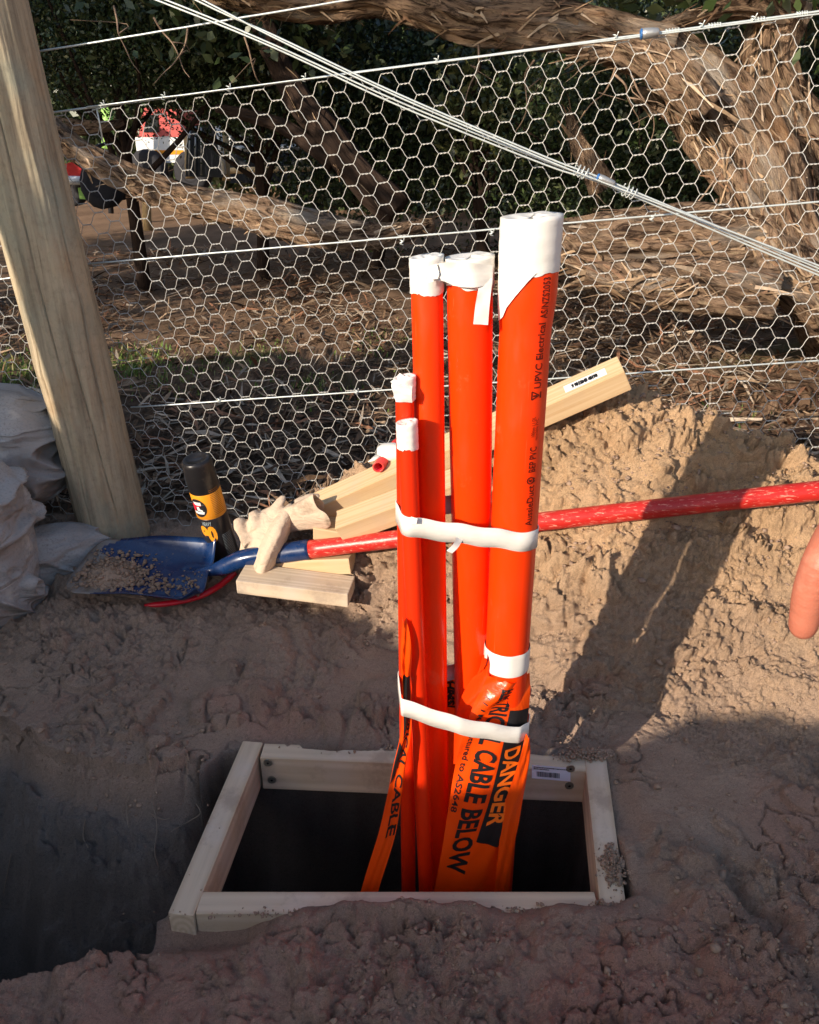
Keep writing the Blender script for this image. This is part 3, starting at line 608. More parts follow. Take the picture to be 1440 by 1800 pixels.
# printing on the tallest conduit
def pipe_text(mb, s, py0, py1, ang_fn, h, sx=None, bold=0.0):
    """letters stand on the pipe reading upwards: from picture row py0 (bottom) to py1 (top)"""
    V2, F = text2d(s, 1.0, bold); w = V2[:, 0].max(); hh = 0.72
    zb, zt = zrow(py0), zrow(py1)
    def fn(a, b):
        z = zb + (zt - zb) * a / w; r = prad('E', z); return wrap_pt('E', ang_fn(z) - (b / hh) * h / r + h / (2 * r), z, 0.0007)
    on_surface(mb, V2, F, fn)
def zrow(py):      # height on the front of the tall conduit seen at that picture row
    d = ray(905, py); return CAMZ + d[2] * (1.154 / d[1])
ang = lambda z: 0.47 + 0.05 * (z - 0.65)
mb = MB()
pipe_text(mb, "AussieDuct", 926, 855, ang, 0.0125, bold=0.01)
pipe_text(mb, "BEP PVC", 832, 787, ang, 0.0125, bold=0.01)
pipe_text(mb, "UPVC Electrical", 684, 568, ang, 0.0125, bold=0.01)
pipe_text(mb, "AS/NZS2053", 560, 487, lambda z: ang(z) + 0.02, 0.0125, bold=0.01)
pipe_text(mb, "100mm 1.1 DL", 770, 734, lambda z: ang(z) - 0.07, 0.006)
pipe_text(mb, "recyclable PVC", 776, 738, lambda z: ang(z) + 0.10, 0.0055)
def pipe_lines(mb, segs, py, h, wl=0.0009):
    z0 = zrow(py)
    for (a0, b0, a1, b1) in segs:
        N = 3
        for k in range(N):
            pts = []
            for t in (k / N, (k + 1) / N):
                a = a0 + (a1 - a0) * t; b = b0 + (b1 - b0) * t
                for sg in (-1, 1):
                    L_ = math.hypot(a1 - a0, b1 - b0); nx, ny = -(b1 - b0) / L_, (a1 - a0) / L_
                    aa = a * h + sg * nx * wl; bb = b * h + sg * ny * wl; z = z0 + bb; pts.append(wrap_pt('E', ang(z) + aa / prad('E', z), z, 0.0007))
            mb.add(pts, [(0, 1, 3, 2)])
pipe_lines(mb, [(-.6, -.45, -.6, .45), (-.6, .45, .25, 0), (.25, 0, -.6, -.45)], 696, 0.014)
pipe_lines(mb, [(-.45, -.05, .0, .0)], 696, 0.014, 0.0012)
pipe_lines(mb, [(.5, -.35, .5, .35)], 696, 0.014, 0.0014)
sq = [(math.cos(t) * .45 - .1, math.sin(t) * .42) for t in np.linspace(0, 6.283, 9)]
pipe_lines(mb, [(*sq[i], *sq[i + 1]) for i in range(8)] + [(-.1, -.42, .55, -.15), (-.1, .42, .5, .2), (.5, .2, .3, 0), (.3, 0, .55, -.15), (-.3, -.1, .1, .1), (-.3, .15, .0, -.2)], 846, 0.013)
pipe_lines(mb, [(-.2, -.3, .2, -.2), (.2, -.2, .1, .3)], 627, 0.012, 0.0006)
mb.build("lettering", M_['ink_soft'], E, smooth=False)

# ------------------------------------------------------------------ white straps round the whole bundle
def hull(pts):
    pts = sorted(set(map(tuple, pts))); lo = []; up = []
    for p in pts:
        while len(lo) > 1 and (lo[-1][0] - lo[-2][0]) * (p[1] - lo[-2][1]) - (lo[-1][1] - lo[-2][1]) * (p[0] - lo[-2][0]) <= 0: lo.pop()
        lo.append(p)
    for p in reversed(pts):
        while len(up) > 1 and (up[-1][0] - up[-2][0]) * (p[1] - up[-2][1]) - (up[-1][1] - up[-2][1]) * (p[0] - up[-2][0]) <= 0: up.pop()
        up.append(p)
    return lo[:-1] + up[:-1]
def strap(zl, zr, w, label, extra=()):
    zf = lambda x: zl + (zr - zl) * (x + 0.02) / 0.225
    pts = []
    for k in 'ABCDE':
        for j in range(40):
            a = j * math.pi / 20; c_ = pax(k, 0.5 * (zl + zr)); c_ = pax(k, zf(c_[0])); r = prad(k, 0.5) + 0.0016; pts.append((round(c_[0] + r * math.cos(a), 5), round(c_[1] + r * math.sin(a), 5)))
    pts += list(extra)
    Hh = np.array(hull(pts)); Hh = np.vstack([Hh, Hh[:1]]); d = np.r_[0, np.cumsum(np.linalg.norm(np.diff(Hh, axis=0), axis=1))]
    t = np.linspace(0, d[-1], 161)[:-1]; X_ = np.interp(t, d, Hh[:, 0]); Y_ = np.interp(t, d, Hh[:, 1]); n = len(t); V = []
    cxm, cym = X_.mean(), Y_.mean()
    for off, zz in ((-0.0006, -w / 2), (0.0006, -w / 2), (0.0006, 0), (0.0006, w / 2), (-0.0006, w / 2)):
        for i in range(n):
            dx, dy = X_[i] - cxm, Y_[i] - cym; L_ = math.hypot(dx, dy); V.append((X_[i] + dx / L_ * off, Y_[i] + dy / L_ * off, zf(X_[i]) + zz + 0.0012 * math.sin(i * 0.37)))
    return np.array(V), grid_faces(5, n, True)
V, F = strap(0.685, 0.640, 0.034, "")
st = empty("tape_strap", (0.09, 1.19, 0.64), label="upper white tape strap around the conduits, with a short curled loose end", cat="tape strap")
mesh("band", V, F, M_['white_tape'], st, smooth=False)
ribbon("loose_end", [(P(803, 936, 1.150), P(818, 944, 1.150)), (P(801, 948, 1.135), P(812, 952, 1.140)), (P(795, 958, 1.128), P(806, 962, 1.130)), (P(785, 968, 1.122), P(795, 973, 1.122))], M_['white_tape'], st, 5, 0.001, 1)
ribbon("loose_end", [(P(706, 903, 1.150), P(708, 925, 1.138)), (P(720, 907, 1.138), P(721, 922, 1.132)), (P(734, 911, 1.128), P(732, 921, 1.126))], M_['white_tape'], st, 5, 0.001, 2)
V, F = strap(0.350, 0.262, 0.036, "", extra=[(-0.014, 1.114), (0.088, 1.112), (0.150, 1.125), (0.195, 1.138), (0.214, 1.160), (0.219, 1.185)])
o = mesh("tape_strap", V, F, M_['white_tape'], smooth=False); tag(o, "lower white tape strap holding conduits and warning tape together", "tape strap")

# ------------------------------------------------------------------ printed warning tape
class Film:
    def __init__(s, rows, wr, seed, bend=0.0, n=14):
        s.A = smooth_path([r_[0] for r_ in rows], 8); s.B = smooth_path([r_[1] for r_ in rows], 8); s.wr = wr; s.seed = seed; s.n = n; s.bend = bend
    def pt(s, u, t, off=0.0):
        m = len(s.A) - 1; f = min(max(u, 0), 1) * m; i = min(int(f), m - 1); g = f - i
        a = s.A[i] * (1 - g) + s.A[i + 1] * g; b = s.B[i] * (1 - g) + s.B[i + 1] * g; p = a * (1 - t) + b * t
        w = s.wr * (float(vn2(np.array(u * 9.0 + 3 * t), np.array(t * 3.2 + s.seed), s.seed)) - 0.5) * 2 + s.wr * 0.5 * math.sin(u * 17 + t * 9)
        return p + np.array([0, w - s.bend * (1 + 1.5 * math.exp(-u * 9)) * math.sin(math.pi * min(max(t, 0), 1)) - off, 0.0])
    def build(s, name, m, parent):
        nu = 110; V = [s.pt(i / (nu - 1), j / (s.n - 1)) for i in range(nu) for j in range(s.n)]
        return mesh(name, np.array(V), grid_faces(nu, s.n), m, parent)
    def text(s, mb, txt, u0, u1, t0, t1, h, bold=0.0, off=0.0015, mi=0, hh=0.72):
        V2, F = text2d(txt, 1.0, bold); w = V2[:, 0].max(); on_surface(mb, V2, F, lambda a, b: s.pt(u0 + (u1 - u0) * a / w, t0 + (t1 - t0) * a / w + b / hh * h, off), mi)
def rows(lst): return [(P(l, y, fl), P(r_, y, fr)) for (y, l, r_, fl, fr) in lst]
wt = empty("warning_tape", (0.12, 1.14, -0.45), label="wide orange warning tape with black lettering hanging from the tallest conduit", cat="warning tape")
film = Film(rows([(1185, 857, 932, 1.165, 1.185), (1215, 846, 932, 1.150, 1.180), (1245, 831, 930, 1.143, 1.172), (1300, 812, 927, 1.128, 1.155), (1360, 799, 921, 1.122, 1.145), (1430, 787, 905, 1.118, 1.135), (1500, 775, 886, 1.113, 1.13), (1580, 761, 870, 1.11, 1.125), (1700, 742, 850, 1.10, 1.115), (1900, 715, 820, 1.09, 1.10)]), 0.0052, 21, 0.009, 22)
fm = film.build("film", M_['film'], wt)
SY = lambda y: {1185: 0, 1215: 1, 1245: 2, 1300: 3, 1360: 4, 1430: 5, 1500: 6, 1580: 7, 1700: 8, 1900: 9}.get(y)
def su(y):
    ys = [1185, 1215, 1245, 1300, 1360, 1430, 1500, 1580, 1700, 1900]; return float(np.interp(y, ys, np.arange(10) / 9.0))
mb = MB()
pts = [(su(1243), .64), (su(1243), .99), (su(1300), .99), (su(1345), .985), (su(1395), .97), (su(1430), .93), (su(1450), .90), (su(1484), .86), (su(1474), .50), (su(1440), .53), (su(1400), .56), (su(1350), .58), (su(1300), .61)]
V2, F = poly2d(pts, 0.035); on_surface(mb, V2, F, lambda a, b: film.pt(a, b, 0.0014), 0)
film.text(mb, "ELECTRICAL CABLE BELOW", su(1198), su(1533), .37, .13, .295, 0.03)
film.text(mb, "Manufactured to AS2648", su(1252), su(1424), .12, .03, .085, 0.012)
film.text(mb, "DANGER", su(1308), su(1445), .67, .60, .24, 0.03, off=0.0024, mi=1)
for k in range(7):
    u_ = su(1210 + k * 11); mb.add([film.pt(u_, .10 + .01 * k, .001), film.pt(u_ + .006, .10 + .01 * k, .001), film.pt(u_ + .012, .20, .001), film.pt(u_ + .004, .20, .001)], [(0, 1, 2, 3)])
mb.build("lettering", [M_['ink'], M_['film_letter']], fm, smooth=False)
fold = Film(rows([(1290, 925, 931, 1.150, 1.158), (1330, 914, 931, 1.140, 1.152), (1380, 898, 924, 1.130, 1.142), (1430, 884, 914, 1.120, 1.135), (1500, 876, 902, 1.115, 1.13), (1580, 866, 893, 1.112, 1.125), (1700, 850, 875, 1.10, 1.11), (1900, 820, 845, 1.09, 1.10)]), 0.004, 33, 0.004, 8)
fold.build("folded_edge", M_['film'], wt)
# narrow lead-in of the same tape gathered beside the thick conduit
g1 = Film(rows([(1148, 850, 858, 1.20, 1.17), (1175, 842, 860, 1.19, 1.165), (1205, 824, 858, 1.185, 1.16), (1240, 806, 850, 1.18, 1.15), (1275, 800, 835, 1.17, 1.14), (1340, 797, 815, 1.16, 1.13)]), 0.006, 44, 0.006, 8)
g1.build("gathered_edge", M_['film_red'], wt)
wl = empty("warning_tape", (-0.02, 1.12, -0.45), label="narrow twisted orange warning tape slanting down beside the thin conduits", cat="warning tape")
f2 = Film(rows([(1086, 707, 713, 1.140, 1.130), (1110, 706, 720, 1.135, 1.128), (1150, 704, 724, 1.130, 1.125), (1195, 707, 722, 1.128, 1.125), (1240, 708, 724, 1.125, 1.123), (1290, 704, 722, 1.122, 1.12), (1340, 692, 714, 1.118, 1.115), (1400, 680, 706, 1.112, 1.11), (1470, 664, 695, 1.105, 1.10), (1570, 634, 664, 1.095, 1.09), (1700, 600, 635, 1.08, 1.07)]), 0.005, 55, 0.004, 10)
l2 = f2.build("film", M_['film'], wl); mb = MB()
f2.text(mb, "ELECTRICAL CABLE", 0.30, 0.80, .25, .45, .5, 0.02)
V2, F = poly2d([(.28, .12), (.28, .92), (.36, .9), (.47, .62), (.5, .3), (.42, .1)], 0.05); on_surface(mb, V2, F, lambda a, b: f2.pt(a, b, 0.0014), 0)
V2, F = poly2d([(.52, .05), (.55, .5), (.64, .3), (.66, .02)], 0.05); on_surface(mb, V2, F, lambda a, b: f2.pt(a, b, 0.0010), 0)
mb.build("lettering", M_['ink'], l2, smooth=False)
w3 = empty("warning_tape", (0.07, 1.24, -0.3), label="thin slip of printed orange tape showing between the two middle conduits", cat="warning tape")
f3 = Film(rows([(1180, 784, 803, 1.27, 1.27), (1215, 783, 803, 1.265, 1.265), (1260, 783, 803, 1.26, 1.26), (1330, 782, 805, 1.25, 1.25), (1500, 780, 805, 1.24, 1.24)]), 0.003, 66, 0.0, 6)
l3 = f3.build("film", M_['film'], w3); mb = MB(); f3.text(mb, "OHMS", 0.02, 0.40, .1, .1, .7, 0.05); 
for k in range(6): mb.add([f3.pt(.22 + k * .035, .1, .0012), f3.pt(.235 + k * .035, .1, .0012), f3.pt(.245 + k * .035, .9, .0012), f3.pt(.23 + k * .035, .9, .0012)], [(0, 1, 2, 3)])
mb.build("lettering", M_['ink'], l3, smooth=False)

# ------------------------------------------------------------------ wire netting fence
fence = empty("wire_fence", (-0.93, 2.36, 0.05), label="galvanised hexagonal wire netting fence strained from a round timber post", cat="wire fence")
O = PF(150, 190); Ue = PF(1440, 20) - O; Ue /= np.linalg.norm(Ue); Nn = np.array([-FB, 1.0, 0.0]); Nn = np.array([0.1483, 0.9889, 0.0]); Vd = np.cross(Ue, Nn); Vd /= np.linalg.norm(Vd)
if Vd[2] > 0: Vd = -Vd
def fp(u, v, out=0.0):
    u = np.asarray(u, float); v = np.asarray(v, float)
    w = 0.020 * np.sin(u * 2.1 + v * 1.3) + 0.028 * (fbm(u * 1.3, v * 1.6, 2, 301)) * sstep(0, 0.4, v) + 0.004 * fbm(u * 14, v * 14, 2, 305)
    du = 0.010 * fbm(u * 2.2, v * 2.2, 2, 302) + 0.0022 * fbm(u * 17, v * 17, 1, 306); dv = (0.012 * fbm(u * 1.9, v * 1.9, 2, 303) + 0.0022 * fbm(u * 15, v * 15, 1, 307)) * sstep(0, 0.15, v)
    return O + (u + du)[..., None] * Ue + (v + dv)[..., None] * Vd + (w * sstep(0, 0.25, v) * 0.6 + out)[..., None] * Nn
Pc = 0.0800; Pr = 0.0550; tw = 0.15 * Pc
i = np.arange(-16, 74); j = np.arange(0, 34); I, J = np.meshgrid(i, j, indexing='ij'); I = I.ravel(); J = J.ravel()
cu = I * Pc / 2; cv = (J + 0.5 * (I % 2)) * Pr + 0.01
segA = []; segB = []; rr = []
ok = cv < 1.62
A = []; 
# twisted pairs
for s in (0, math.pi):
    K = 5
    for k in range(K):
        t0, t1 = -1 + 2 * k / K, -1 + 2 * (k + 1) / K
        def q(t):
            ph = s + (t + 1) * math.pi * 1.25; return fp(cu[ok] + t * tw, cv[ok] + 0.0012 * math.sin(ph), np.full(ok.sum(), 0.0012 * math.cos(ph)))
        segA.append(q(t0)); segB.append(q(t1)); rr.append(np.full(ok.sum(), 0.00092))
for sg in (-1, 1):
    u0 = cu + tw; v0 = cv; u1 = cu + Pc / 2 - tw; v1 = cv + sg * Pr / 2; m = (v0 < 1.62) & (v1 < 1.62) & (I < 73)
    # top row ties into the line wire
    for k in range(3):
        a = k / 3; b = (k + 1) / 3; bow = lambda t: 0.0010 * math.sin(t * math.pi * 2)
        ua, va = u0 + (u1 - u0) * a + bow(a), v0 + (v1 - v0) * a; ub, vb = u0 + (u1 - u0) * b + bow(b), v0 + (v1 - v0) * b
        mk = m & (va > -0.004) & (vb > -0.004)
        segA.append(fp(ua[mk], va[mk])); segB.append(fp(ub[mk], vb[mk])); rr.append(np.full(mk.sum(), 0.00098))
A = np.concatenate(segA); B = np.concatenate(segB); R = np.concatenate(rr)
# the netting is cut off at the soil
zz = H(A[:, 0], A[:, 1], detail=False); kp = A[:, 2] > zz - 0.02; A, B, R = A[kp], B[kp], R[kp]
V, F = seg_tubes(A, B, R, 5)
mesh("netting", V, F, M_['wire'], fence)
def wire(a, b, off, r=0.0023, sag=0.0, name="line_wire", n=24):
    A_ = PF(*a, off); B2 = PF(*b, off); t = np.linspace(0, 1, n)[:, None]; p = A_ * (1 - t) + B2 * t; p[:, 2] -= sag * (4 * t[:, 0] * (1 - t[:, 0])); p += 0.0003 * rng.standard_normal(p.shape)
    mb = MB(); mb.tube(p, r, 7); return mb.build(name, M_['line_wire'], fence)
wire((-700, 300), (60, 91), -0.0, 0.0022); 
wire((60, 92), (640, -5), -0.01, 0.0024); wire((640, -5), (1500, -150), -0.01, 0.0024)
wire((-600, 289), (1700, -14.3), -0.006, 0.0026)
wire((152, 188), (1700, -9), -0.012, 0.0018)
for (a, b) in (((140, 465), (1700, 332)), ((230, 716), (1760, 612)), ((-500, 560), (150, 470))): wire(a, b, -0.006, 0.0024)
# clips tying the netting to the wires
def clip(px, py, off=-0.008):
    if py < 200: py = 190 - 0.1318 * (px - 150) - 1
    c_ = PF(px, py, off); mb = MB(); p = [c_ + np.array([0.004 * math.sin(t * 3) + 0.003 * t / 6 - .004, 0.0045 * math.cos(t), 0.006 * math.sin(t)]) for t in np.linspace(-.5, 7, 20)]; p.append(c_ + np.array([0.004, -0.004, 0.012])); mb.tube(p, 0.0013, 6); mb.build("wire_clip", M_['line_wire'], fence)
for c_ in ((181, 186), (288, 173), (403, 158), (535, 140), (768, 103), (1083, 60), (1234, 41), (866, 424 - 14), (708, 426), (1148, 384), (386, 704), (1326, 30), (628, 689)): clip(*c_)
for (x0, y0, x1, y1) in ((1170, 57, 1195, 45), (1245, 37, 1268, 33), (1320, 25, 1345, 21), (1400, 14, 1420, 12)):
    y0 = 190 - 0.1318 * (x0 - 150); y1 = 190 - 0.1318 * (x1 - 150)
    p = [PF(x0 + (x1 - x0) * t, y0 + (y1 - y0) * t, -0.006) + np.array([0, 0.004 * math.cos(t * 30), 0.005 * math.sin(t * 30)]) for t in np.linspace(0, 1, 24)]; mb = MB(); mb.tube(p, 0.0013, 6); mb.build("wire_clip", M_['line_wire'], fence)
# selvedge ends beside the post
mb = MB(); mb.tube([PF(170, 192, -.004), PF(175, 215, -.004), PF(181, 250, -.004)], 0.0022, 6); mb.tube([PF(162, 194, -.004), PF(190, 186, -.004)], 0.002, 6); mb.build("netting_end", M_['line_wire'], fence)
# brace wires strained corner to corner
def brace(pts, off, r=0.0022):
    p = smooth_path([PF(x, y, off) for x, y in pts], 6); mb = MB(); mb.tube(p, r, 7); mb.build("brace_wire", M_['line_wire'], fence)
brace([(-220, -190), (270, -2), (480, 83), (700, 185), (960, 290), (1080, 331), (1440, 484), (1700, 592)], -0.075)
brace([(-216, -196), (277, -6), (480, 78), (700, 178), (960, 284), (1080, 326), (1440, 478), (1700, 586)], -0.068)
brace([(-150, -250), (336, -4), (480, 61), (700, 165), (960, 276), (1080, 322), (1440, 472), (1700, 580)], -0.085)
brace([(-144, -256), (343, -7), (480, 65), (700, 170), (960, 281), (1080, 328), (1440, 467), (1700, 574)], -0.095)
for (px, py) in ((1020, 301), (1105, 337)):
    c_ = PF(px, py, -0.08); T = PF(px + 30, py + 13, -0.08) - c_; T /= np.linalg.norm(T); Bx = np.cross(T, [0, 1.0, 0]); Bx /= np.linalg.norm(Bx)
    p = [c_ + T * (t - 9) * 0.0016 + (Bx * math.cos(t) * 0.013 + np.array([0, 1, 0]) * math.sin(t) * 0.012) for t in np.linspace(0, 18.8, 70)]; p.append(p[-1] + np.array([0.004, -0.003, -0.016])); mb = MB(); mb.tube(p, 0.0018, 6); mb.build("wire_twist", M_['line_wire'], fence)
def joiner(px, py, slope, off, L_=0.048, r=0.0165):
    c_ = PF(px, py, off); T = PF(px + 30, py + 30 * slope, off) - c_; T /= np.linalg.norm(T); mb = MB()
    mb.tube([c_ - T * L_ / 2, c_ - T * L_ * .46, c_ - T * L_ * .25, c_ + T * L_ * .1, c_ + T * L_ * .42, c_ + T * L_ / 2], [r * .7, r, r * 1.1, r, r * .85, r * .6], 16, squash=0.75); j_ = mb.build("wire_joiner", M_['cast'], fence)
    mb = MB(); mb.tube([c_ - T * L_ * .56, c_ - T * L_ * .50, c_ - T * L_ * .44], [r * .7, r * 1.05, r * 1.02], 16, squash=0.78); mb.build("end_plug", M_['blue_clip'], j_)
joiner(1143, 58, -0.12, -0.016, 0.040, 0.0145); joiner(1066, 317, 0.42, -0.088, 0.044, 0.0105)
# strainer post
def post_c(z): return np.array([-1.045 + (1.5 - z) * 0.094, 2.30, z])
nz = 260; n = 260
zz_ = np.linspace(1.78, -0.17, nz); tt_ = np.linspace(0, 2 * math.pi, n, endpoint=False); Tt, Zz = np.meshgrid(tt_, zz_); x_ = np.cos(Tt); y_ = np.sin(Tt)
r = 0.103 + 0.010 * (vn3(x_ * 2 + 9, y_ * 2 + 9, Zz * 2.2 + 9, 3) - .5) + 0.006 * (vn3(x_ * 5 + 30, y_ * 5 + 30, Zz * 1.6 + 9, 4) - .5) + 0.0032 * (vn3(x_ * 18 + 30, y_ * 18 + 30, Zz * 3.5 + 9, 6) - .5) + 0.0016 * (vn3(x_ * 50 + 60, y_ * 50 + 60, Zz * 9 + 9, 7) - .5)
def check_(t0, sl, z0, z1, w_, d_, sd):
    global r
    c0 = t0 + sl * (Zz - .5) + 0.05 * fbm(Zz * 5, Zz * 0 + sd, 3, sd); dt_ = (Tt - c0 + math.pi) % (2 * math.pi) - math.pi; m_ = sstep(z0, z0 + .12, Zz) * (1 - sstep(z1 - .12, z1, Zz)); r = r - d_ * np.exp(-(dt_ / w_) ** 2) * m_
check_(4.20, -.30, .25, 1.15, .020, .016, 1); check_(4.75, .10, .55, 1.5, .014, .010, 2); check_(5.2, -.2, .1, .8, .014, .010, 3); check_(3.9, .2, .9, 1.6, .012, .009, 4); check_(5.6, .1, .4, 1.3, .014, .009, 5); check_(4.45, .0, .0, .6, .012, .009, 6)
for (kz, kt, ka) in ((0.42, 4.9, .007), (1.17, 4.4, .006), (.8, 5.5, .006), (.62, 3.9, .005)): r = r + ka * np.exp(-(((Zz - kz) / .045) ** 2 + (((Tt - kt + math.pi) % (2 * math.pi) - math.pi) / .35) ** 2))
cxp = -1.045 + 0.022 + (1.5 - Zz) * 0.068; V = np.stack([cxp + r * x_, 2.30 + r * y_, Zz], -1).reshape(-1, 3)
mesh("strainer_post", V, grid_faces(nz, n, True), M_['post'], fence)
# slim pole standing towards the sun, out of the picture; its shadow runs up the side of the post
pl = (0.1 - 1.85 * math.sin(SUN_AZ) - 1.425 * math.cos(SUN_AZ), 1.2 - 1.85 * math.cos(SUN_AZ) + 1.425 * math.sin(SUN_AZ)); mb = MB(); zz_ = np.linspace(-.1, 2.7, 60); ax_ = np.stack([pl[0] - 0.135 * (zz_ - 1.05) + 0.006 * np.sin(zz_ * 6), pl[1] + 0 * zz_, zz_], 1); mb.tube(ax_, 0.046 + 0.018 * zz_ / 2.7 + 0.004 * np.sin(zz_ * 9) + 0.003 * np.sin(zz_ * 23), 16)
tag(mb.build("timber_pole", M_['post']), "slim round timber pole standing to the left outside the photo", "pole")

# ------------------------------------------------------------------ shovel
shovel = empty("shovel", (-0.5, 1.98, 0.06), label="long-handled square-mouth shovel with dark blue blade and red handle across the sand", cat="shovel")
c00 = PZ(100, 1038, 0.085); c10 = PZ(345, 1066, 0.075); c11 = PZ(385, 957, 0.15); c01 = PZ(172, 945, 0.14)
nu, nv = 40, 28; V = []; mi = []
ctr = (c00 + c10 + c11 + c01) / 4
for layer in (0, 1):
    for a_ in range(nu):
        u = a_ / (nu - 1)
        for b_ in range(nv):
            v = b_ / (nv - 1); uu = u
            # rounded mouth corners and shoulders
            edge = abs(2 * v - 1); uu = u + (1 - u) ** 6 * 0.06 * edge ** 4
            if u > 0.86: v2 = 0.5 + (v - 0.5) * (1 - 0.16 * ((u - 0.86) / 0.14) ** 2)
            else: v2 = v
            if u < 0.10: v2 = 0.5 + (v2 - 0.5) * (1 - 0.10 * (1 - u / 0.10) ** 2)
            p = (c00 * (1 - uu) + c10 * uu) * (1 - v2) + (c01 * (1 - uu) + c11 * uu) * v2
            dish = -0.030 * (1 - (2 * v - 1) ** 2) ** 0.8 * (0.25 + 0.75 * u) + 0.020 * edge ** 5 * sstep(0.1, 0.6, u)
            roll = 0.022 * sstep(0.88, 1.0, u) * edge
            soc = 0.030 * np.exp(-((v - 0.52) / 0.16) ** 2) * sstep(0.62, 1.0, u)
            p = p + np.array([0, 0, dish + roll + soc - 0.003 * layer]); V.append(p)
V = np.array(V); F0 = grid_faces(nu, nv); nn = nu * nv; F = [tuple(f) for f in F0] + [tuple(f[::-1] + nn) for f in F0]; mi = []
rim = [k for k in range(nv)] + [k * nv + nv - 1 for k in range(1, nu)] + [(nu - 1) * nv + k for k in range(nv - 2, -1, -1)] + [k * nv for k in range(nu - 2, 0, -1)]
for q_ in range(len(rim)): a_, b_ = rim[q_], rim[(q_ + 1) % len(rim)]; F.append((a_, a_ + nn, b_ + nn, b_))
for f in F:
    a_ = (f[0] % nn) // nv; b_ = (f[0] % nn) % nv; lim = 7 + 4 * math.sin(b_ * .5) + (6 if b_ < 9 else 0); mi.append(1 if a_ < lim * 0.75 else 0)
mb = MB(); mb.add(V, F); mb.mi = mi; blade = mb.build("blade", [M_['steel_blue'], M_['steel_worn']], shovel)
sp = smooth_path([PZ(340, 1008, 0.105), P(372, 1003, 2.0), P(395, 996, 1.995), P(425, 983, 1.985), P(462, 976, 1.98), P(500, 972, 1.975), P(545, 966, 1.97)], 8)
ns = len(sp); mb = MB(); mb.tube(sp, np.interp(np.linspace(0, 1, ns), [0, .2, .35, .6, 1], [0.008, 0.018, 0.024, 0.0265, 0.029]), 20); mb.build("socket", M_['steel_blue'], shovel)
h0 = P(537, 967, 1.971); h1 = P(960, 916, 1.84); h2 = P(1560, 849, 1.80); hp = smooth_path([h0, h1, h2], 14); mb = MB(); mb.tube(hp, np.interp(np.linspace(0, 1, len(hp)), [0, .1, .5, 1], [0.0265, 0.0238, 0.0240, 0.0250]), 20); hd = mb.build("handle", M_['red_handle'], shovel)
# heap of sand left on the blade
n = 900; u = 0.28 + 0.19 * rng.standard_normal(n); v = 0.42 + 0.17 * rng.standard_normal(n); k_ = (u > 0.04) & (u < 0.62) & (v > .08) & (v < .85); u, v = u[k_], v[k_]
n = 260; u = np.r_[u, rng.uniform(.3, .97, n)]; v = np.r_[v, 0.35 + 0.10 * rng.standard_normal(n)]
pp = ((c00[None] * (1 - u[:, None]) + c10[None] * u[:, None]) * (1 - v[:, None]) + (c01[None] * (1 - u[:, None]) + c11[None] * u[:, None]) * v[:, None])
dish = -0.030 * (1 - (2 * v - 1) ** 2) ** 0.8 * (0.25 + 0.75 * u) + 0.03 * np.exp(-((v - 0.52) / 0.16) ** 2) * sstep(0.62, 1.0, u); hp_ = 0.030 * np.exp(-(((u - .28) / .17) ** 2 + ((v - .45) / .2) ** 2)) * rng.uniform(0, 1, len(u))
r = 0.0022 + 0.0052 * rng.uniform(0, 1, len(u)) ** 3
V, F = blobs(pp[:, 0], pp[:, 1], pp[:, 2] + dish + hp_ + r * .6, r, 5)
gh = 26; gu, gv = np.meshgrid(np.linspace(.02, .62, gh), np.linspace(.08, .9, gh)); gu = gu.ravel(); gv = gv.ravel()
pq = ((c00[None] * (1 - gu[:, None]) + c10[None] * gu[:, None]) * (1 - gv[:, None]) + (c01[None] * (1 - gu[:, None]) + c11[None] * gu[:, None]) * gv[:, None])
pq[:, 2] += -0.030 * (1 - (2 * gv - 1) ** 2) ** 0.8 * (0.25 + 0.75 * gu) - 0.006 + 0.030 * np.exp(-(((gu - .28) / .17) ** 2 + ((gv - .42) / .22) ** 2)) + 0.004 * fbm(gu * 30, gv * 30, 3, 3)
V = np.vstack([V, pq]); F = [tuple(f) for f in F] + [tuple(f + len(V) - len(pq)) for f in grid_faces(gh, gh)]
mb = MB(); mb.add(V, F); tag(mb.build("sand_heap", M_['clod']), "small heap of crumbly sand lying on the blue shovel blade", "sand heap", kind="stuff")
# red tool under the shovel
p = smooth_path([PZ(254, 1064, .058), PZ(300, 1060, .062), PZ(350, 1048, .064), PZ(385, 1030, .066), PZ(412, 1008, .07)], 6); mb = MB(); mb.tube(p, np.interp(np.linspace(0, 1, len(p)), [0, .1, .5, 1], [.004, .010, .012, .010]), 12, squash=0.7)
tag(mb.build("tool_handle", M_['red_plastic']), "glossy red tool handle poking out from under the shovel blade", "tool handle")

# ------------------------------------------------------------------ pine boards behind the conduits
UPc = np.array([0.0, -0.55, 0.84])
def plank(px0, py0, F0, px1, py1, F1, w, t, up, label, m='pine'):
    return board("pine_board", P(px0, py0, F0), P(px1, py1, F1), up, w, t, M_[m], None, 0.0025, label, "board", "offcuts and lengths of pine board by the mound")
b1 = plank(553, 897, 2.07, 1098, 655, 2.00, 0.060, 0.075, (0, -0.25, 0.95), "long pine board slanting up behind the conduits, white sticker near its raised end")
plank(599, 927, 1.97, 860, 832, 1.93, 0.060, 0.075, (0, -0.25, 0.95), "second pine board lying just below the long slanting one")
plank(425, 1016, 1.93, 618, 1040, 1.88, 0.042, 0.085, (0, -0.1, 1), "short pale pine offcut on the sand under the shovel handle", 'pine_pale')
plank(440, 992, 2.02, 622, 985, 1.97, 0.046, 0.085, (0, 0.1, 1), "short pine offcut behind and above the pale one, half hidden by the shovel handle")
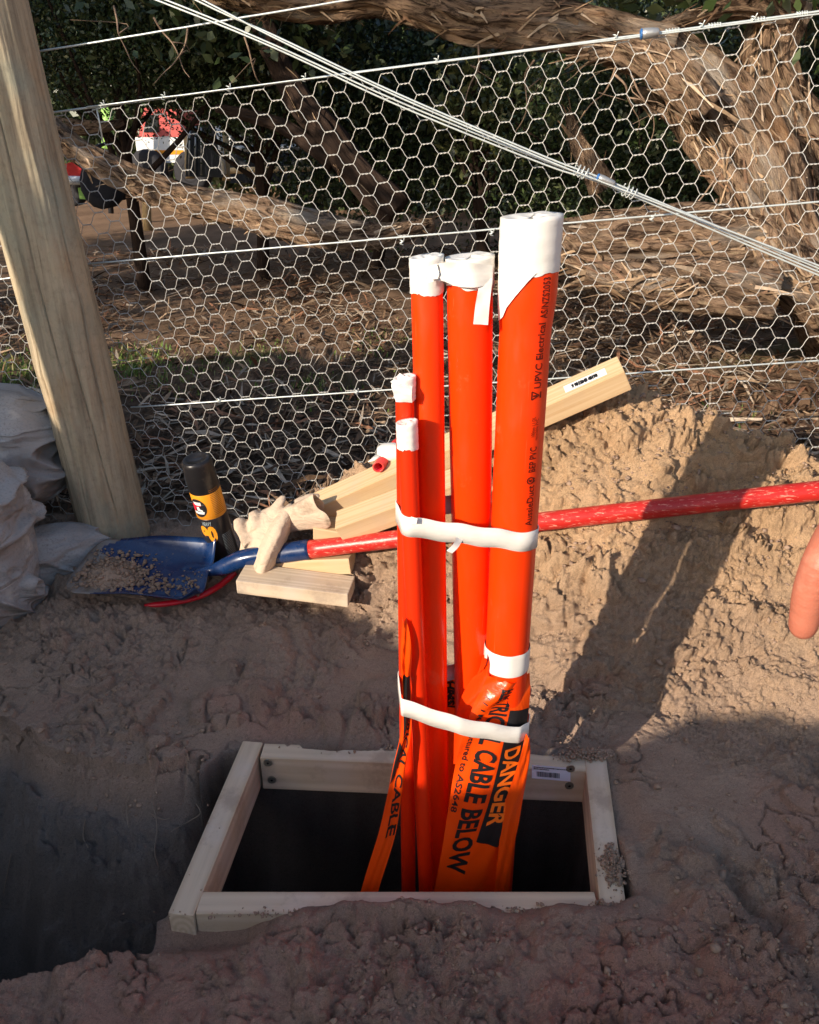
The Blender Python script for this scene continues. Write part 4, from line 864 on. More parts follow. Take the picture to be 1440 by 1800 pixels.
plank(556, 925, 2.02, 640, 938, 2.00, 0.04, 0.07, (0, -.2, 1), "stub of pine lying between the glove and the slanting boards")
def sticker_on(o, x0, x1, z0, z1, ysurf, txt):
    M = WM[o.name]; s = bpy.data.objects.new("sticker", raw_mesh("sticker", [(x0, z0, ysurf), (x1, z0, ysurf), (x1, z1, ysurf), (x0, z1, ysurf)], [(0, 1, 2, 3)], M_['white'], smooth=False)); link(s, o, M)
    mb = MB(); x = x0 + (x1 - x0) * .18; g = random.Random(2)
    V2, F = text2d(txt, (z1 - z0) * .62, 0.002); w = V2[:, 0].max(); V = [(x + a / w * (x1 - x0) * .62, z0 + (z1 - z0) * .28 + b, ysurf + 0.0006) for a, b in V2]
    t_ = bpy.data.objects.new("lettering", raw_mesh("lettering", V, F, M_['ink'], smooth=False)); link(t_, s, M)
Lb = (Vector(P(1098, 655, 2.0)) - Vector(P(553, 897, 2.07))).length
sticker_on(b1, Lb - 0.150, Lb - 0.040, -0.020, 0.010, 0.0307, "9 9312345 48190")
# red pipe offcut and tape roll on the boards
p0 = P(665, 821, 2.03); mb = MB(); d_ = np.array([0.3, 0.95, 0.05]); nn = 20
for (ra, fl) in ((0.0155, 0), (0.0115, 1)):
    V = []; 
    for t in (0, 1):
        for j in range(nn):
            a_ = 2 * math.pi * j / nn; V.append(p0 + d_ * 0.16 * t + np.array([math.cos(a_) * ra, 0, math.sin(a_) * ra]))
    F = [((j), (j + 1) % nn, nn + (j + 1) % nn, nn + j) for j in range(nn)]; mb.add(V, [f[::-1] for f in F] if fl else F, fl)
b = 0; mb.F += [(j, 2 * nn + j, 2 * nn + (j + 1) % nn, (j + 1) % nn) for j in range(nn)]; mb.mi += [0] * nn
tag(mb.build("pipe_offcut", [M_['pink_plastic'], M_['red_plastic']], base=tuple(p0)), "short red pipe offcut lying on the boards, its open end facing out", "pipe offcut")
c_ = P(688, 796, 2.08); V = []; nn = 28
prof = [(0.016, -0.012), (0.038, -0.014), (0.040, 0.0), (0.038, 0.014), (0.016, 0.012)]
for (r_, z_) in prof:
    for j in range(nn): a_ = 2 * math.pi * j / nn; V.append(c_ + np.array([math.cos(a_) * r_, math.sin(a_) * r_ * .5 - z_ * .5, math.sin(a_) * r_ * .3 + z_]))
mb = MB(); mb.add(V, [tuple(f) for f in grid_faces(5, nn, True)] + [tuple([4 * nn + j for j in range(nn)])]); mb.tube([c_ + [-.036, -.01, -.004], c_ + [-.05, -.02, -.012], c_ + [-.062, -.025, -.016]], [0.012, .008, .002], 8, squash=.3)
tag(mb.build("tape_roll", M_['white_tape']), "roll of white tape lying behind the shortest conduit", "tape roll")

# ------------------------------------------------------------------ spray can
base = np.array(P(398, 985, 2.12)); top = np.array(P(344, 806, 2.07)); ax = top - base; Lc = np.linalg.norm(ax); ax /= Lc
eX = np.array([1.0, 0, 0]); eX -= ax * eX.dot(ax); eX /= np.linalg.norm(eX); eY = np.cross(ax, eX)      # eY points away
can = empty("spray_can", base, label="tall aerosol can with black lid and orange label leaning beside the netting", cat="aerosol can")
RC = 0.0425; ZB = .50 * Lc; ZL = .725 * Lc
def cp(a_, z, off=0.0): r_ = RC + off; return base + ax * z + (eX * math.sin(a_) - eY * math.cos(a_)) * r_
def can_rev(name, prof, m, parent, nn=40, cap=True):
    V = [base + ax * z + (eX * math.sin(6.2832 * j / nn) - eY * math.cos(6.2832 * j / nn)) * r_ for (r_, z) in prof for j in range(nn)]
    F = [tuple(f) for f in grid_faces(len(prof), nn, True)] + ([tuple((len(prof) - 1) * nn + j for j in range(nn)), tuple(range(nn - 1, -1, -1))] if cap else []); mb = MB(); mb.add(V, F); return mb.build(name, m, parent)
can_rev("body", [(RC - .004, 0), (RC, 0.004), (RC, ZB - .002), (RC, ZB)], M_['can_dark'], can)
lab = can_rev("label_band", [(RC, ZB), (RC + .0004, ZB + .0005), (RC + .0004, ZL - .0005), (RC, ZL)], M_['can_orange'], can)
lid = can_rev("lid", [(RC - .002, ZL), (RC + .0005, ZL + .003), (RC - .0008, Lc - .012), (RC - .003, Lc - .004), (RC - .006, Lc), (RC - .014, Lc), (RC - .016, Lc - .004), (0.003, Lc - .004)], M_['black_plastic'], can)
mb = MB(); V2, F = poly2d([(math.cos(t) * .0255, math.sin(t) * .030) for t in np.linspace(0, 6.2832, 33)[:-1]], .012); off_a = -0.50; zc_ = 0.612 * Lc
on_surface(mb, V2, F, lambda a, b: cp(off_a + a / RC, zc_ + b, .0009), 0)
for (pl, mi_) in (([(-.019, .012), (.012, .018), (.012, .008), (-.006, .004), (-.010, -.012), (-.018, -.010)], 1), ([(-.012, .020), (.013, .020), (.013, .010), (-.004, .010), (-.008, .012)], 2), ([(-.003, .004), (.004, .006), (.007, -.003), (.014, -.006), (.014, -.010), (-.003, -.008)], 2), ([(-.016, -.011), (.018, -.011), (.015, -.019), (-.013, -.019)], 2)):
    V2, F = poly2d(pl, .008); o_ = .0013 if mi_ == 1 else .0017; on_surface(mb, V2, F, lambda a, b: cp(off_a + a / RC, zc_ + b, o_), mi_)
mb.build("emblem", [M_['can_dark'], M_['red_print'], M_['white']], lab, smooth=False)
mb = MB()
def can_text(s, a0, a1, z, h, mi_, bold):
    V2, F = text2d(s, 1.0, bold); w = V2[:, 0].max(); on_surface(mb, V2, F, lambda a, b: cp(a0 + (a1 - a0) * a / w, z + b / .72 * h, .0008), mi_)
can_text("HEAVY", -.55, .10, ZB - .020, .013, 0, .02); mb.build("lettering", [M_['can_grey']], can, smooth=False); mb = MB(); can_text("90", -.85, .28, ZB - .072, .048, 0, .06)
V2, F = poly2d([(.0, .018), (.030, .02), (.028, .032), (.006, .030)], .01); on_surface(mb, V2, F, lambda a, b: cp(a / RC, b, .0009), 1)
mb.build("lettering", [M_['can_orange'], M_['can_grey']], can, smooth=False)
mb = MB()
for k in range(16): z = ZB + .012 + k * .0052; V2, F = poly2d([(.5, z), (1.25, z), (1.25, z + .0014), (.5, z + .0014)], .15); on_surface(mb, V2, F, lambda a, b: cp(a, b, .0008), 0)
mb.build("fine_print", [M_['rule']], lab, smooth=False); mb = MB()
for k in range(22): z = .014 + k * .0048; V2, F = poly2d([(.55, z), (1.3, z), (1.3, z + .0014), (.55, z + .0014)], .15); on_surface(mb, V2, F, lambda a, b: cp(a, b, .0006), 0)
mb.build("fine_print", [M_['can_grey']], can, smooth=False)

# ------------------------------------------------------------------ sacks at the left
def sack(name, c_, rad, seed, label, rot=0.0, lean=0.0):
    nu, nv = 280, 190; V = []; u = np.linspace(0, 2 * math.pi, nu, endpoint=False); v = np.linspace(-math.pi / 2, math.pi / 2, nv); Uu, Vv = np.meshgrid(u, v)
    e1 = 0.72; f = lambda w, e_: np.sign(w) * np.abs(w) ** e_
    x = f(np.cos(Vv), e1) * f(np.cos(Uu), e1); y = f(np.cos(Vv), e1) * f(np.sin(Uu), e1); z = f(np.sin(Vv), 0.8)
    n_ = fbm(x * 1.3 + seed, z * 1.3 + y, 2, seed); fold = 1 - np.abs(fbm(x * 1.0 + y * 0.8 + seed, z * 2.6 + x * 0.8 - y * .6, 2, seed + 2)) * 1.6; cre = (1 - np.abs(fbm(x * 1.6 - y * 1.2 + 4, z * 5 + x * 1.6, 2, seed + 7)) * 1.5) ** 3
    wx_ = x + .5 * fbm(x * 1.5 + seed, z * 1.5 + y, 2, seed + 11); wz_ = z + .35 * fbm(x * 1.3 + 5 + y, z * 1.3, 2, seed + 12)
    rdg = lambda q_, w_: np.clip(1 - np.abs(q_) / w_, 0, 1) ** 1.6
    f1 = rdg(fbm(wx_ * .7 + wz_ * .9 + y * .5, wz_ * 1.5 - wx_ * .7, 1, seed + 2), .30); f2 = rdg(fbm(wx_ * 1.7 - y * 1.1 + 4, wz_ * 2.2 + wx_ * 1.3, 1, seed + 7), .10); f3 = rdg(fbm(wx_ * 3 + wz_ * 2, wz_ * 6.5 - wx_ * 2 + y * 2, 2, seed + 9), .10)
    k = 1 + 0.10 * n_ + 0.15 * (f1 - .3) + 0.035 * f2 + .004 * fbm(x * 22, z * 22 + y * 9, 3, seed)
    z2 = z * rad[2]; sag = 1 + 0.12 * np.clip(-z, 0, 1); x, y = x * rad[0] * k * sag, y * rad[1] * k * sag; z2 = z2 * (1 + 0.08 * n_)
    X_ = x * math.cos(rot) - y * math.sin(rot) + c_[0] + lean * z2; Y_ = x * math.sin(rot) + y * math.cos(rot) + c_[1]
    o = mesh(name, np.stack([X_.ravel(), Y_.ravel(), (z2 + c_[2]).ravel()], 1), grid_faces(nv, nu, True), M_['sack']); return tag(o, label, "sack", "sacks heaped beside the post")
q = P(15, 905, 1.98); sack("sack", (q[0] - .20, q[1], 0.20), (0.25, 0.19, 0.28), 5, "bulging grey cloth sack slumped in front of the round post, dusted with sand", 0.2)
q = P(30, 740, 2.30); sack("sack", (q[0] - 0.22, q[1] + .1, 0.34), (0.36, 0.17, 0.19), 9, "upper grey cloth sack folded over behind the round post", -0.25, .1)
q = P(130, 985, 2.14); sack("sack", (q[0] - .05, q[1], 0.07), (0.16, 0.09, 0.10), 14, "low corner of a grey sack tucked between the post and the shovel blade", 0.4)

# ------------------------------------------------------------------ work glove
gl = MB(); gb = P(500, 930, 2.03)
def gt(pts, rads, sq=0.75): gl.tube(smooth_path([P(x, y, F_) for x, y, F_ in pts], 5), np.interp(np.linspace(0, 1, (len(pts) - 1) * 5 + 1), np.linspace(0, 1, len(rads)), rads), 14, squash=sq)
gt([(462, 1000, 1.98), (475, 968, 1.99), (490, 935, 2.01), (505, 905, 2.04), (512, 888, 2.06)], [0.060, 0.072, 0.066, 0.050, 0.02], .45)
gt([(440, 985, 2.0), (452, 950, 2.02), (468, 915, 2.05), (480, 895, 2.07)], [0.05, 0.062, 0.05, 0.02], .4)
gt([(446, 955, 2.01), (434, 938, 2.03), (424, 922, 2.04), (419, 912, 2.05)], [0.034, 0.026, 0.024, 0.015], .6)
gt([(458, 930, 2.03), (450, 912, 2.05), (443, 898, 2.06)], [0.032, 0.025, 0.014], .6)
gt([(474, 912, 2.05), (484, 895, 2.06), (494, 880, 2.08), (499, 872, 2.09)], [0.030, 0.022, 0.018, 0.009], .6)
gt([(520, 888, 2.06), (545, 876, 2.07), (563, 874, 2.07)], [0.024, 0.020, 0.012], .6)
glv = gl.build("work_glove", M_['glove']); tag(glv, "crumpled beige work glove lying behind the shovel socket beside the boards", "glove")
cr = []; cn = 30
for k_, (px, py, F_, r_) in enumerate([(492, 925, 2.03, .040), (510, 918, 2.02, .046), (530, 912, 2.01, .050), (550, 908, 2.0, .056), (566, 906, 1.99, .066)]):
    c_ = P(px, py, F_)
    for j in range(cn): a_ = 6.2832 * j / cn; w_ = 1 + .05 * k_ * math.sin(a_ * 3 + 1) + .03 * k_ * math.sin(a_ * 5 + k_ * .6); cr.append(c_ + np.array([-.018 * k_ * .25 * math.cos(a_ * 2 + .5) - .012 * math.sin(a_), math.sin(a_) * r_ * .45 * w_ - math.cos(a_) * r_ * .25, math.cos(a_) * r_ * .78 * w_ + .006]))
cuf = mesh("cuff", np.array(cr), grid_faces(5, cn, True), M_['glove'], glv); cuf.data.update()
sd_ = cuf.modifiers.new("thick", 'SOLIDIFY'); sd_.thickness = 0.005 * S; sb_ = cuf.modifiers.new("soft", 'SUBSURF'); sb_.levels = 2; sb_.render_levels = 2
def blend(o, vox, it=6, disp=0.0):
    md = o.modifiers.new("remesh", 'REMESH'); md.mode = 'VOXEL'; md.voxel_size = vox * S; md.use_smooth_shade = True
    ms = o.modifiers.new("smooth", 'SMOOTH'); ms.iterations = it; ms.factor = 0.5
    if disp:
        tx = bpy.data.textures.new("crease", 'CLOUDS'); tx.noise_scale = 0.03 * S; tx.noise_depth = 3; dm = o.modifiers.new("crease", 'DISPLACE'); dm.texture = tx; dm.strength = disp * S; dm.mid_level = 0.5
blend(glv, 0.0040, 3, 0.006)

# ------------------------------------------------------------------ a hand reaching in from the right
hm = MB()
def ht(pts, rads, sq=1.0):
    p = smooth_path([P(x, y, F_) for x, y, F_ in pts], 6); k = len(p); rr_ = np.interp(np.linspace(0, 1, k), np.linspace(0, 1, len(rads)), rads)
    d0 = p[0] - p[1]; d0 /= np.linalg.norm(d0); r0 = rr_[0]; ex = [p[0] + d0 * r0 * s_ for s_ in (0.95, 0.8, 0.5)]; er = [r0 * s_ for s_ in (0.28, 0.6, 0.87)]
    hm.tube(np.vstack([ex, p]), np.r_[er, rr_], 16, squash=sq)
FH = 0.43
ht([(1412, 1100, FH), (1425, 1040, FH), (1446, 985, FH), (1476, 930, FH + .01), (1520, 860, FH + .02)], [0.0088, 0.0104, 0.0112, 0.0118, 0.0125])
ht([(1480, 1120, FH + .01), (1492, 1050, FH + .01), (1512, 985, FH + .012), (1545, 920, FH + .02), (1580, 850, FH + .02)], [0.0085, 0.0100, 0.0108, 0.0115, 0.0125])
ht([(1545, 1120, FH + .02), (1556, 1055, FH + .02), (1575, 990, FH + .022), (1605, 925, FH + .025), (1640, 860, FH + .025)], [0.0082, 0.0098, 0.0106, 0.0112, 0.0125])
ht([(1612, 1080, FH + .03), (1620, 1030, FH + .03), (1638, 980, FH + .03), (1665, 925, FH + .03), (1690, 865, FH + .03)], [0.0072, 0.0088, 0.0095, 0.0102, 0.0115])
ht([(1500, 760, FH - .02), (1505, 700, FH - .015), (1535, 650, FH), (1590, 610, FH + .01)], [0.0095, 0.0115, 0.013, 0.017])
ht([(1530, 850, FH + .02), (1580, 740, FH + .02), (1640, 600, FH + .03)], [0.016, 0.020, 0.018], 1.0)
ht([(1600, 850, FH + .025), (1630, 740, FH + .025), (1665, 600, FH + .03)], [0.016, 0.021, 0.019], 1.0)
ht([(1665, 860, FH + .03), (1675, 740, FH + .03), (1680, 600, FH + .03)], [0.015, 0.019, 0.018], 1.0)
ht([(1650, 620, FH + .03), (1700, 450, FH + .02), (1800, 200, FH - .02), (1900, 0, FH - .05)], [0.020, 0.022, 0.027, 0.032], 1.0)
hand = hm.build("person", M_['skin']); tag(hand, "bare hand reaching in at the right edge, one fingertip pointing down", "person's hand")
blend(hand, 0.0016, 8)
mb = MB(); p = [P(1790, 230, FH - .015), P(1850, 110, FH - .035), P(1950, -80, FH - .06), P(2100, -330, FH - .1)]; mb.tube(smooth_path(p, 6), np.interp(np.linspace(0, 1, 19), [0, .1, 1], [0.032, 0.037, 0.046]), 24); mb.build("sleeve", M_['sleeve'], hand)

# ------------------------------------------------------------------ trees, limbs, shrubs
BARKC = [(0.34, 0.22, 0.13), (0.42, 0.29, 0.18), (0.22, 0.13, 0.08), (0.48, 0.36, 0.25)]
def limb_geo(path, rad, n=44, step=0.05, seed=0, amp=1.0):
    pts = smooth_path(path, 10); d = np.r_[0, np.cumsum(np.linalg.norm(np.diff(pts, axis=0), axis=1))]; m = max(6, int(d[-1] / step)); t = np.linspace(0, d[-1], m)
    p = np.stack([np.interp(t, d, pts[:, k]) for k in range(3)], 1); R_ = np.interp(t / d[-1], np.linspace(0, 1, len(rad)), rad)
    th = np.linspace(0, 2 * math.pi, n, endpoint=False); TH_, T_ = np.meshgrid(th, t); c_, s_ = np.cos(TH_), np.sin(TH_)
    o = 0.50 * (vn3(c_ * 1.6 + 20, s_ * 1.6 + 20, T_ * 1.3 + seed, seed) - 0.5) + 0.36 * (vn3(c_ * 3.4 + 20, s_ * 3.4 + 20, T_ * 3.4 + seed, seed + 1) - 0.5)
    rd = 1 - np.abs(vn3(c_ * 9 + 40 + 1.2 * np.sin(T_ * 2), s_ * 9 + 40, T_ * 2.4, seed + 2) * 2 - 1); o = o + 0.22 * (rd ** 3 - 0.3) + 0.10 * (vn3(c_ * 16 + 70, s_ * 16 + 70, T_ * 9, seed + 4) - .5)
    V, U = frame_rings(p, R_, n, None, o * R_[:, None] * amp); F = [tuple(f) for f in grid_faces(m, n, True)] + [tuple(range(n - 1, -1, -1)), tuple((m - 1) * n + j for j in range(n))]
    return V, F, U, p, R_
def strips(p, R_, count, seed, length=(0.15, 0.5), w=0.012, lift=1.15):
    g = np.random.default_rng(seed); V = []; F = []; C_ = []; T = np.gradient(p, axis=0); T /= np.linalg.norm(T, axis=1)[:, None]
    for _ in range(int(count * 0.7)):
        i = g.integers(0, len(p)); t = T[i]; r = np.array([g.standard_normal(), g.standard_normal(), g.standard_normal()]); r -= t * r.dot(t); r /= np.linalg.norm(r); s = np.cross(t, r)
        L_ = g.uniform(*length); d = t * g.choice([-1, 1]) + s * g.normal(0, .55) + r * g.uniform(-.06, .22); d /= np.linalg.norm(d); a = p[i] + r * R_[i] * g.uniform(0.9, 1.08); ww = w * g.uniform(.2, .8); L_ *= .42; ww *= g.choice([1, 1, 1.5]); col = np.array(BARKC[g.integers(0, 4)]) * g.uniform(.6, 1.25)
        k = 4; b0 = len(V)
        for q in range(k):
            f = q / (k - 1); c_ = a + d * L_ * f + r * 0.12 * L_ * f * f * g.uniform(-.5, .6) - np.array([0, 0, 0.12 * L_ * f * f]); wd = s * ww * (1 - .7 * f); V += [c_ - wd, c_ + wd]; C_ += [col, col]
        F += [(b0 + 2 * q, b0 + 2 * q + 1, b0 + 2 * q + 3, b0 + 2 * q + 2) for q in range(k - 1)]
    return V, F, C_
def limb(name, path, rad, parent=None, m='bark', seed=0, amp=1.0, nstrip=200, slen=(0.15, 0.5), n=44, step=0.05, lift=1.15):
    V, F, U, p, R_ = limb_geo(path, rad, n, step, seed, amp); mb = MB(); mb.add(V, F, 0, U); o = mb.build(name, M_[m], parent)
    if nstrip:
        V, F, C_ = strips(p, R_, nstrip, seed + 5, slen, 0.012, lift); tag(mesh("loose_bark", np.array(V), F, M_['strip'], o, smooth=False, col=np.array(C_)), kind="stuff")
    return o
def leaves(cen, rad, count, size, seed, cols, shell=0.5, drop=0.25, clump=40):
    g = np.random.default_rng(seed); cen = np.asarray(cen, float); rad = np.asarray(rad, float)
    kc = max(6, count // clump); d = g.standard_normal((kc, 3)); d /= np.linalg.norm(d, axis=1)[:, None]; cc = cen + d * rad * (shell + (1 - shell) * g.uniform(0, 1, (kc, 1))) * (0.82 + 0.3 * g.uniform(0, 1, (kc, 1)))
    tone = g.uniform(0.55, 1.35, kc); which = g.integers(0, kc, count); cr = g.uniform(.5, 1.0, kc) * rad.mean() * 0.20
    pos = cc[which] + g.standard_normal((count, 3)) * cr[which][:, None] * np.array([1, 1, .8])
    a = g.standard_normal((count, 3)); a[:, 2] -= drop; a /= np.linalg.norm(a, axis=1)[:, None]; b = np.cross(a, g.standard_normal((count, 3))); b /= np.linalg.norm(b, axis=1)[:, None]
    L_ = size * g.uniform(.6, 1.3, count)[:, None]; W_ = L_ * g.uniform(.32, .6, count)[:, None]; nrm = np.cross(a, b)
    V = np.stack([pos - a * L_, pos + b * W_ + nrm * W_ * .3, pos + a * L_, pos - b * W_ + nrm * W_ * .3], 1).reshape(-1, 3); F = np.arange(count * 4).reshape(-1, 4)
    cl = np.array(cols)[g.integers(0, len(cols), count)] * tone[which][:, None] * g.uniform(.8, 1.2, (count, 1)); return V, F, np.repeat(cl, 4, 0)
GREEN = [(0.045, 0.075, 0.022), (0.065, 0.095, 0.035), (0.03, 0.052, 0.02), (0.10, 0.12, 0.05)]
OLIVE = [(0.10, 0.12, 0.045), (0.14, 0.15, 0.05), (0.06, 0.08, 0.03)]
def shrub(name, label, cat, foot, cen, rad, count, size, seed, cols=GREEN, trunk_r=0.06, group=None, shell=0.35):
    t = empty(name, foot, label=label, cat=cat, group=group); V, F, C_ = leaves(cen, rad, count, size, seed, cols, shell); mesh("crown", V, F, M_['leaf'], t, smooth=False, col=C_)
    g = np.random.default_rng(seed + 1); mb = MB(); foot = np.asarray(foot, float); cen = np.asarray(cen, float)
    mid = (foot + cen) / 2 + g.normal(0, .12, 3); mb.tube(smooth_path([foot - [0, 0, .1], mid, cen + [0, 0, rad[2] * .3]], 6), np.linspace(trunk_r, trunk_r * .3, 13), 10)
    for k in range(9):
        a = g.uniform(0, 6.28); s_ = mid + (cen - mid) * g.uniform(-.5, .6); e_ = cen + np.array([math.cos(a) * rad[0] * .8, math.sin(a) * rad[1] * .8, g.uniform(-.7, .7) * rad[2]]); mb.tube(smooth_path([s_, (s_ + e_) / 2 + g.normal(0, .08, 3), e_], 5), np.linspace(trunk_r * .4, .006, 11), 6)
    mb.build("trunk", M_['bark_dark'], t); return t

# big shaggy tree on the right, its limb reaching right across the top of the picture
tr = empty("tree", P(1500, 640, 4.0), label="old shaggy barked tree at the right, one great limb arching across the top", cat="tree")
limb("trunk", [P(1560, 760, 3.9), P(1470, 560, 3.95), P(1405, 440, 4.0), P(1365, 335, 4.05), P(1330, 255, 4.1), P(1275, 185, 4.15), P(1215, 120, 4.2), P(1150, 88, 4.2), P(1080, 72, 4.25)], [0.19, 0.165, 0.15, 0.145, 0.14, 0.135, 0.12, 0.10, 0.09], tr, seed=3, nstrip=1100, slen=(.1, .45), step=0.03, n=64)
limb("limb", [P(1180, 95, 4.15), P(1090, 72, 4.2), P(1000, 48, 4.25), P(900, 42, 4.3), P(830, 38, 4.35), P(760, 14, 4.4), P(660, -4, 4.5), P(560, 4, 4.6), P(440, -8, 4.7), P(300, -40, 4.8)], [0.10, 0.10, 0.095, 0.09, 0.09, 0.075, 0.08, 0.075, 0.07, 0.06], tr, seed=4, nstrip=650, slen=(.08, .35), step=0.03)
limb("limb", [P(1235, 190, 4.0), P(1200, 150, 4.0), P(1140, 105, 4.05), P(1075, 88, 4.1), P(1035, 100, 4.1)], [0.09, 0.085, 0.07, 0.05, 0.02], tr, seed=5, nstrip=120)
limb("limb", [P(1470, 330, 4.5), P(1400, 215, 4.5), P(1352, 115, 4.5), P(1375, 20, 4.55), P(1380, -120, 4.6)], [0.12, 0.115, 0.11, 0.12, 0.12], tr, seed=6, nstrip=420)
limb("limb", [P(1385, 35, 4.5), P(1310, 12, 4.4), P(1235, 25, 4.35), P(1150, 50, 4.3)], [0.08, 0.05, 0.035, 0.02], tr, seed=7, nstrip=40)
limb("root", [P(1390, 520, 3.9), P(1345, 420, 3.95), P(1290, 330, 4.0), P(1262, 270, 4.05)], [0.10, 0.085, 0.06, 0.03], tr, seed=8, nstrip=260)
V, F, C_ = leaves(P(1420, -330, 4.6), (1.9, 1.3, 0.8), 9000, 0.045, 77, GREEN, 0.3); mesh("crown", V, F, M_['leaf'], tr, smooth=False, col=C_)
# fallen logs
def log(label, path, rad, seed, n=300, sl=(.08, .35)):
    o = limb("fallen_log", path, rad, None, seed=seed, nstrip=n, slen=sl, step=0.025, n=60); return tag(o, label, "log", "fallen logs behind the netting")
log("thick pale fallen log lying level behind the tallest conduit", [P(1330, 430, 3.6), P(1220, 425, 3.62), P(1120, 425, 3.65), P(1040, 430, 3.7), P(950, 420, 3.8)], [0.10, 0.13, 0.13, 0.12, 0.06], 21, 420)
log("lower splintered log resting under the thick pale one", [P(1360, 520, 3.35), P(1230, 500, 3.4), P(1130, 495, 3.45), P(1030, 480, 3.5)], [0.10, 0.10, 0.085, 0.04], 22, 420)
log("ragged mass of roots and bark heaped low at the right edge", [P(1560, 600, 3.4), P(1460, 520, 3.45), P(1380, 470, 3.5), P(1320, 400, 3.6)], [0.15, 0.15, 0.11, 0.05], 23, 1100, (.06, .30))
log("long low limb sweeping from behind the post down to the middle of the fence", [P(40, 195, 5.3), P(130, 262, 5.2), P(220, 312, 5.1), P(320, 350, 5.0), P(430, 372, 4.8), P(540, 400, 4.6), P(630, 416, 4.5), P(700, 408, 4.5), P(760, 395, 4.6)], [0.075, 0.075, 0.07, 0.07, 0.075, 0.09, 0.085, 0.06, 0.03], 24, 360)
log("dark weathered branch crossing above the long low limb near the post", [P(60, 215, 6.2), P(120, 222, 6.2), P(180, 222, 6.2), P(215, 214, 6.3)], [0.06, 0.05, 0.04, 0.02], 25, 30)
log("broken limb stub leaning in the gloom behind the brace wires", [P(1060, 330, 4.4), P(1040, 290, 4.4), P(1015, 250, 4.5), P(1000, 200, 4.6)], [0.06, 0.045, 0.035, 0.02], 26, 60)
log("curved piece of bark-covered branch behind the wires right of centre", [P(1290, 330, 4.2), P(1230, 250, 4.3), P(1180, 190, 4.4), P(1120, 165, 4.5)], [0.06, 0.06, 0.05, 0.03], 27, 120)
0 and log("rough mound of rotting bark left of the tall conduit's top", [P(1000, 350, 5.4), P(900, 345, 5.4), P(800, 352, 5.4), P(720, 360, 5.5)], [0.09, 0.08, 0.07, 0.03], 28, 260)
# leaning dark trunk
dt = empty("tree", P(690, 350, 5.6), label="thin dark leaning tree trunk behind the middle of the netting", cat="tree")
limb("trunk", [P(700, 372, 5.5), P(655, 330, 5.55), P(612, 285, 5.6), P(570, 225, 5.7), P(530, 185, 5.8), P(480, 90, 6.0), P(430, -60, 6.2)], [0.11, 0.09, 0.085, 0.08, 0.075, 0.07, 0.06], dt, 'bark_dark', 31, nstrip=30)
limb("limb", [P(585, 290, 5.65), P(530, 245, 5.7), P(480, 215, 5.8), P(380, 190, 6.0)], [0.045, 0.04, 0.035, 0.02], dt, 'bark_dark', 32, nstrip=0)
V, F, C_ = leaves(P(470, -140, 6.2), (1.5, 1.0, 0.9), 7000, 0.045, 78, GREEN, 0.3); mesh("crown", V, F, M_['leaf'], dt, smooth=False, col=C_)
# foliage wall behind: each bush is its own thing
gp = "dark bushes behind the fence"
def bush(label, px, py, F_, rad, count, size, seed, cols=GREEN, shell=.3):
    c_ = P(px, py, F_); shrub("shrub", label, "bush", (c_[0], c_[1], Hs(c_[0], c_[1])), c_, rad, count, size, seed, cols, group=gp, shell=shell)
bush("dense dark bush filling the upper left beside the post top", 190, 35, 6.6, (1.15, .7, .62), 60000, .016, 41)
bush("dark leafy bush left of centre under the crossing wires", 430, 70, 7.0, (1.05, .7, .66), 52000, .017, 42)
bush("bush with glinting leaves behind the leaning dark trunk", 650, 150, 7.6, (1.2, .7, 1.2), 34000, .024, 43)
bush("yellow-green sunlit bush right of the leaning trunk", 865, 200, 6.8, (.45, .4, .55), 4200, .036, 44, OLIVE)
bush("deep green thicket behind the tall conduit's cap", 950, 150, 8.2, (1.4, .8, 1.3), 30000, .028, 45)
bush("dark thicket in the hollow between the logs and the arching limb", 1130, 240, 6.2, (1.1, .5, 1.0), 24000, .022, 46)
bush("green bush at the upper right corner behind the trunks", 1440, 130, 6.6, (1.0, .6, 1.3), 20000, .026, 47)
bush("straggly bush beyond the far left of the fence", -330, 120, 7.5, (1.1, .8, 1.3), 9000, .045, 48)
bush("tall dark bush behind the red machine and the white vehicle", 260, 90, 16.5, (4.2, 1.5, 3.2), 26000, .09, 49)
bush("far dark bush left of the leaning trunk", 620, 120, 13.5, (3.2, 1.2, 2.8), 20000, .08, 50)
bush("far dark bush behind the arching limb", 1080, 120, 12.5, (3.6, 1.2, 2.9), 20000, .08, 51)
bush("far bush beyond the right-hand trunks", 1500, 140, 11.5, (3.0, 1.2, 2.8), 14000, .08, 52)
0 and bush("low leafy scrub under the long low limb at the left", 430, 262, 11.0, (.5, .5, .4), 2500, .05, 53)
# trees standing out of the picture towards the sun, which keep the background in dappled shade
shrub("tree", "leafy tree standing to the left outside the photo, shading the bushes", "tree", (-6.6, 2.7, 0), (-6.5, 2.7, 3.9), (2.3, 2.2, 2.2), 9500, .10, 61, trunk_r=.2)
0 and shrub("tree", "second leafy tree left of the photo, nearer the fence line", "tree", (-5.0, 3.2, 0), (-5.0, 3.2, 3.1), (1.3, 1.6, 1.4), 2600, .10, 62, trunk_r=.15)
shrub("tree", "broken-crowned tree left behind the camera, shading the hollow by the logs", "tree", (-5.2, -0.6, 0), (-4.9, -0.5, 4.5), (1.5, 1.5, 1.15), 1100, .12, 63, trunk_r=.2)

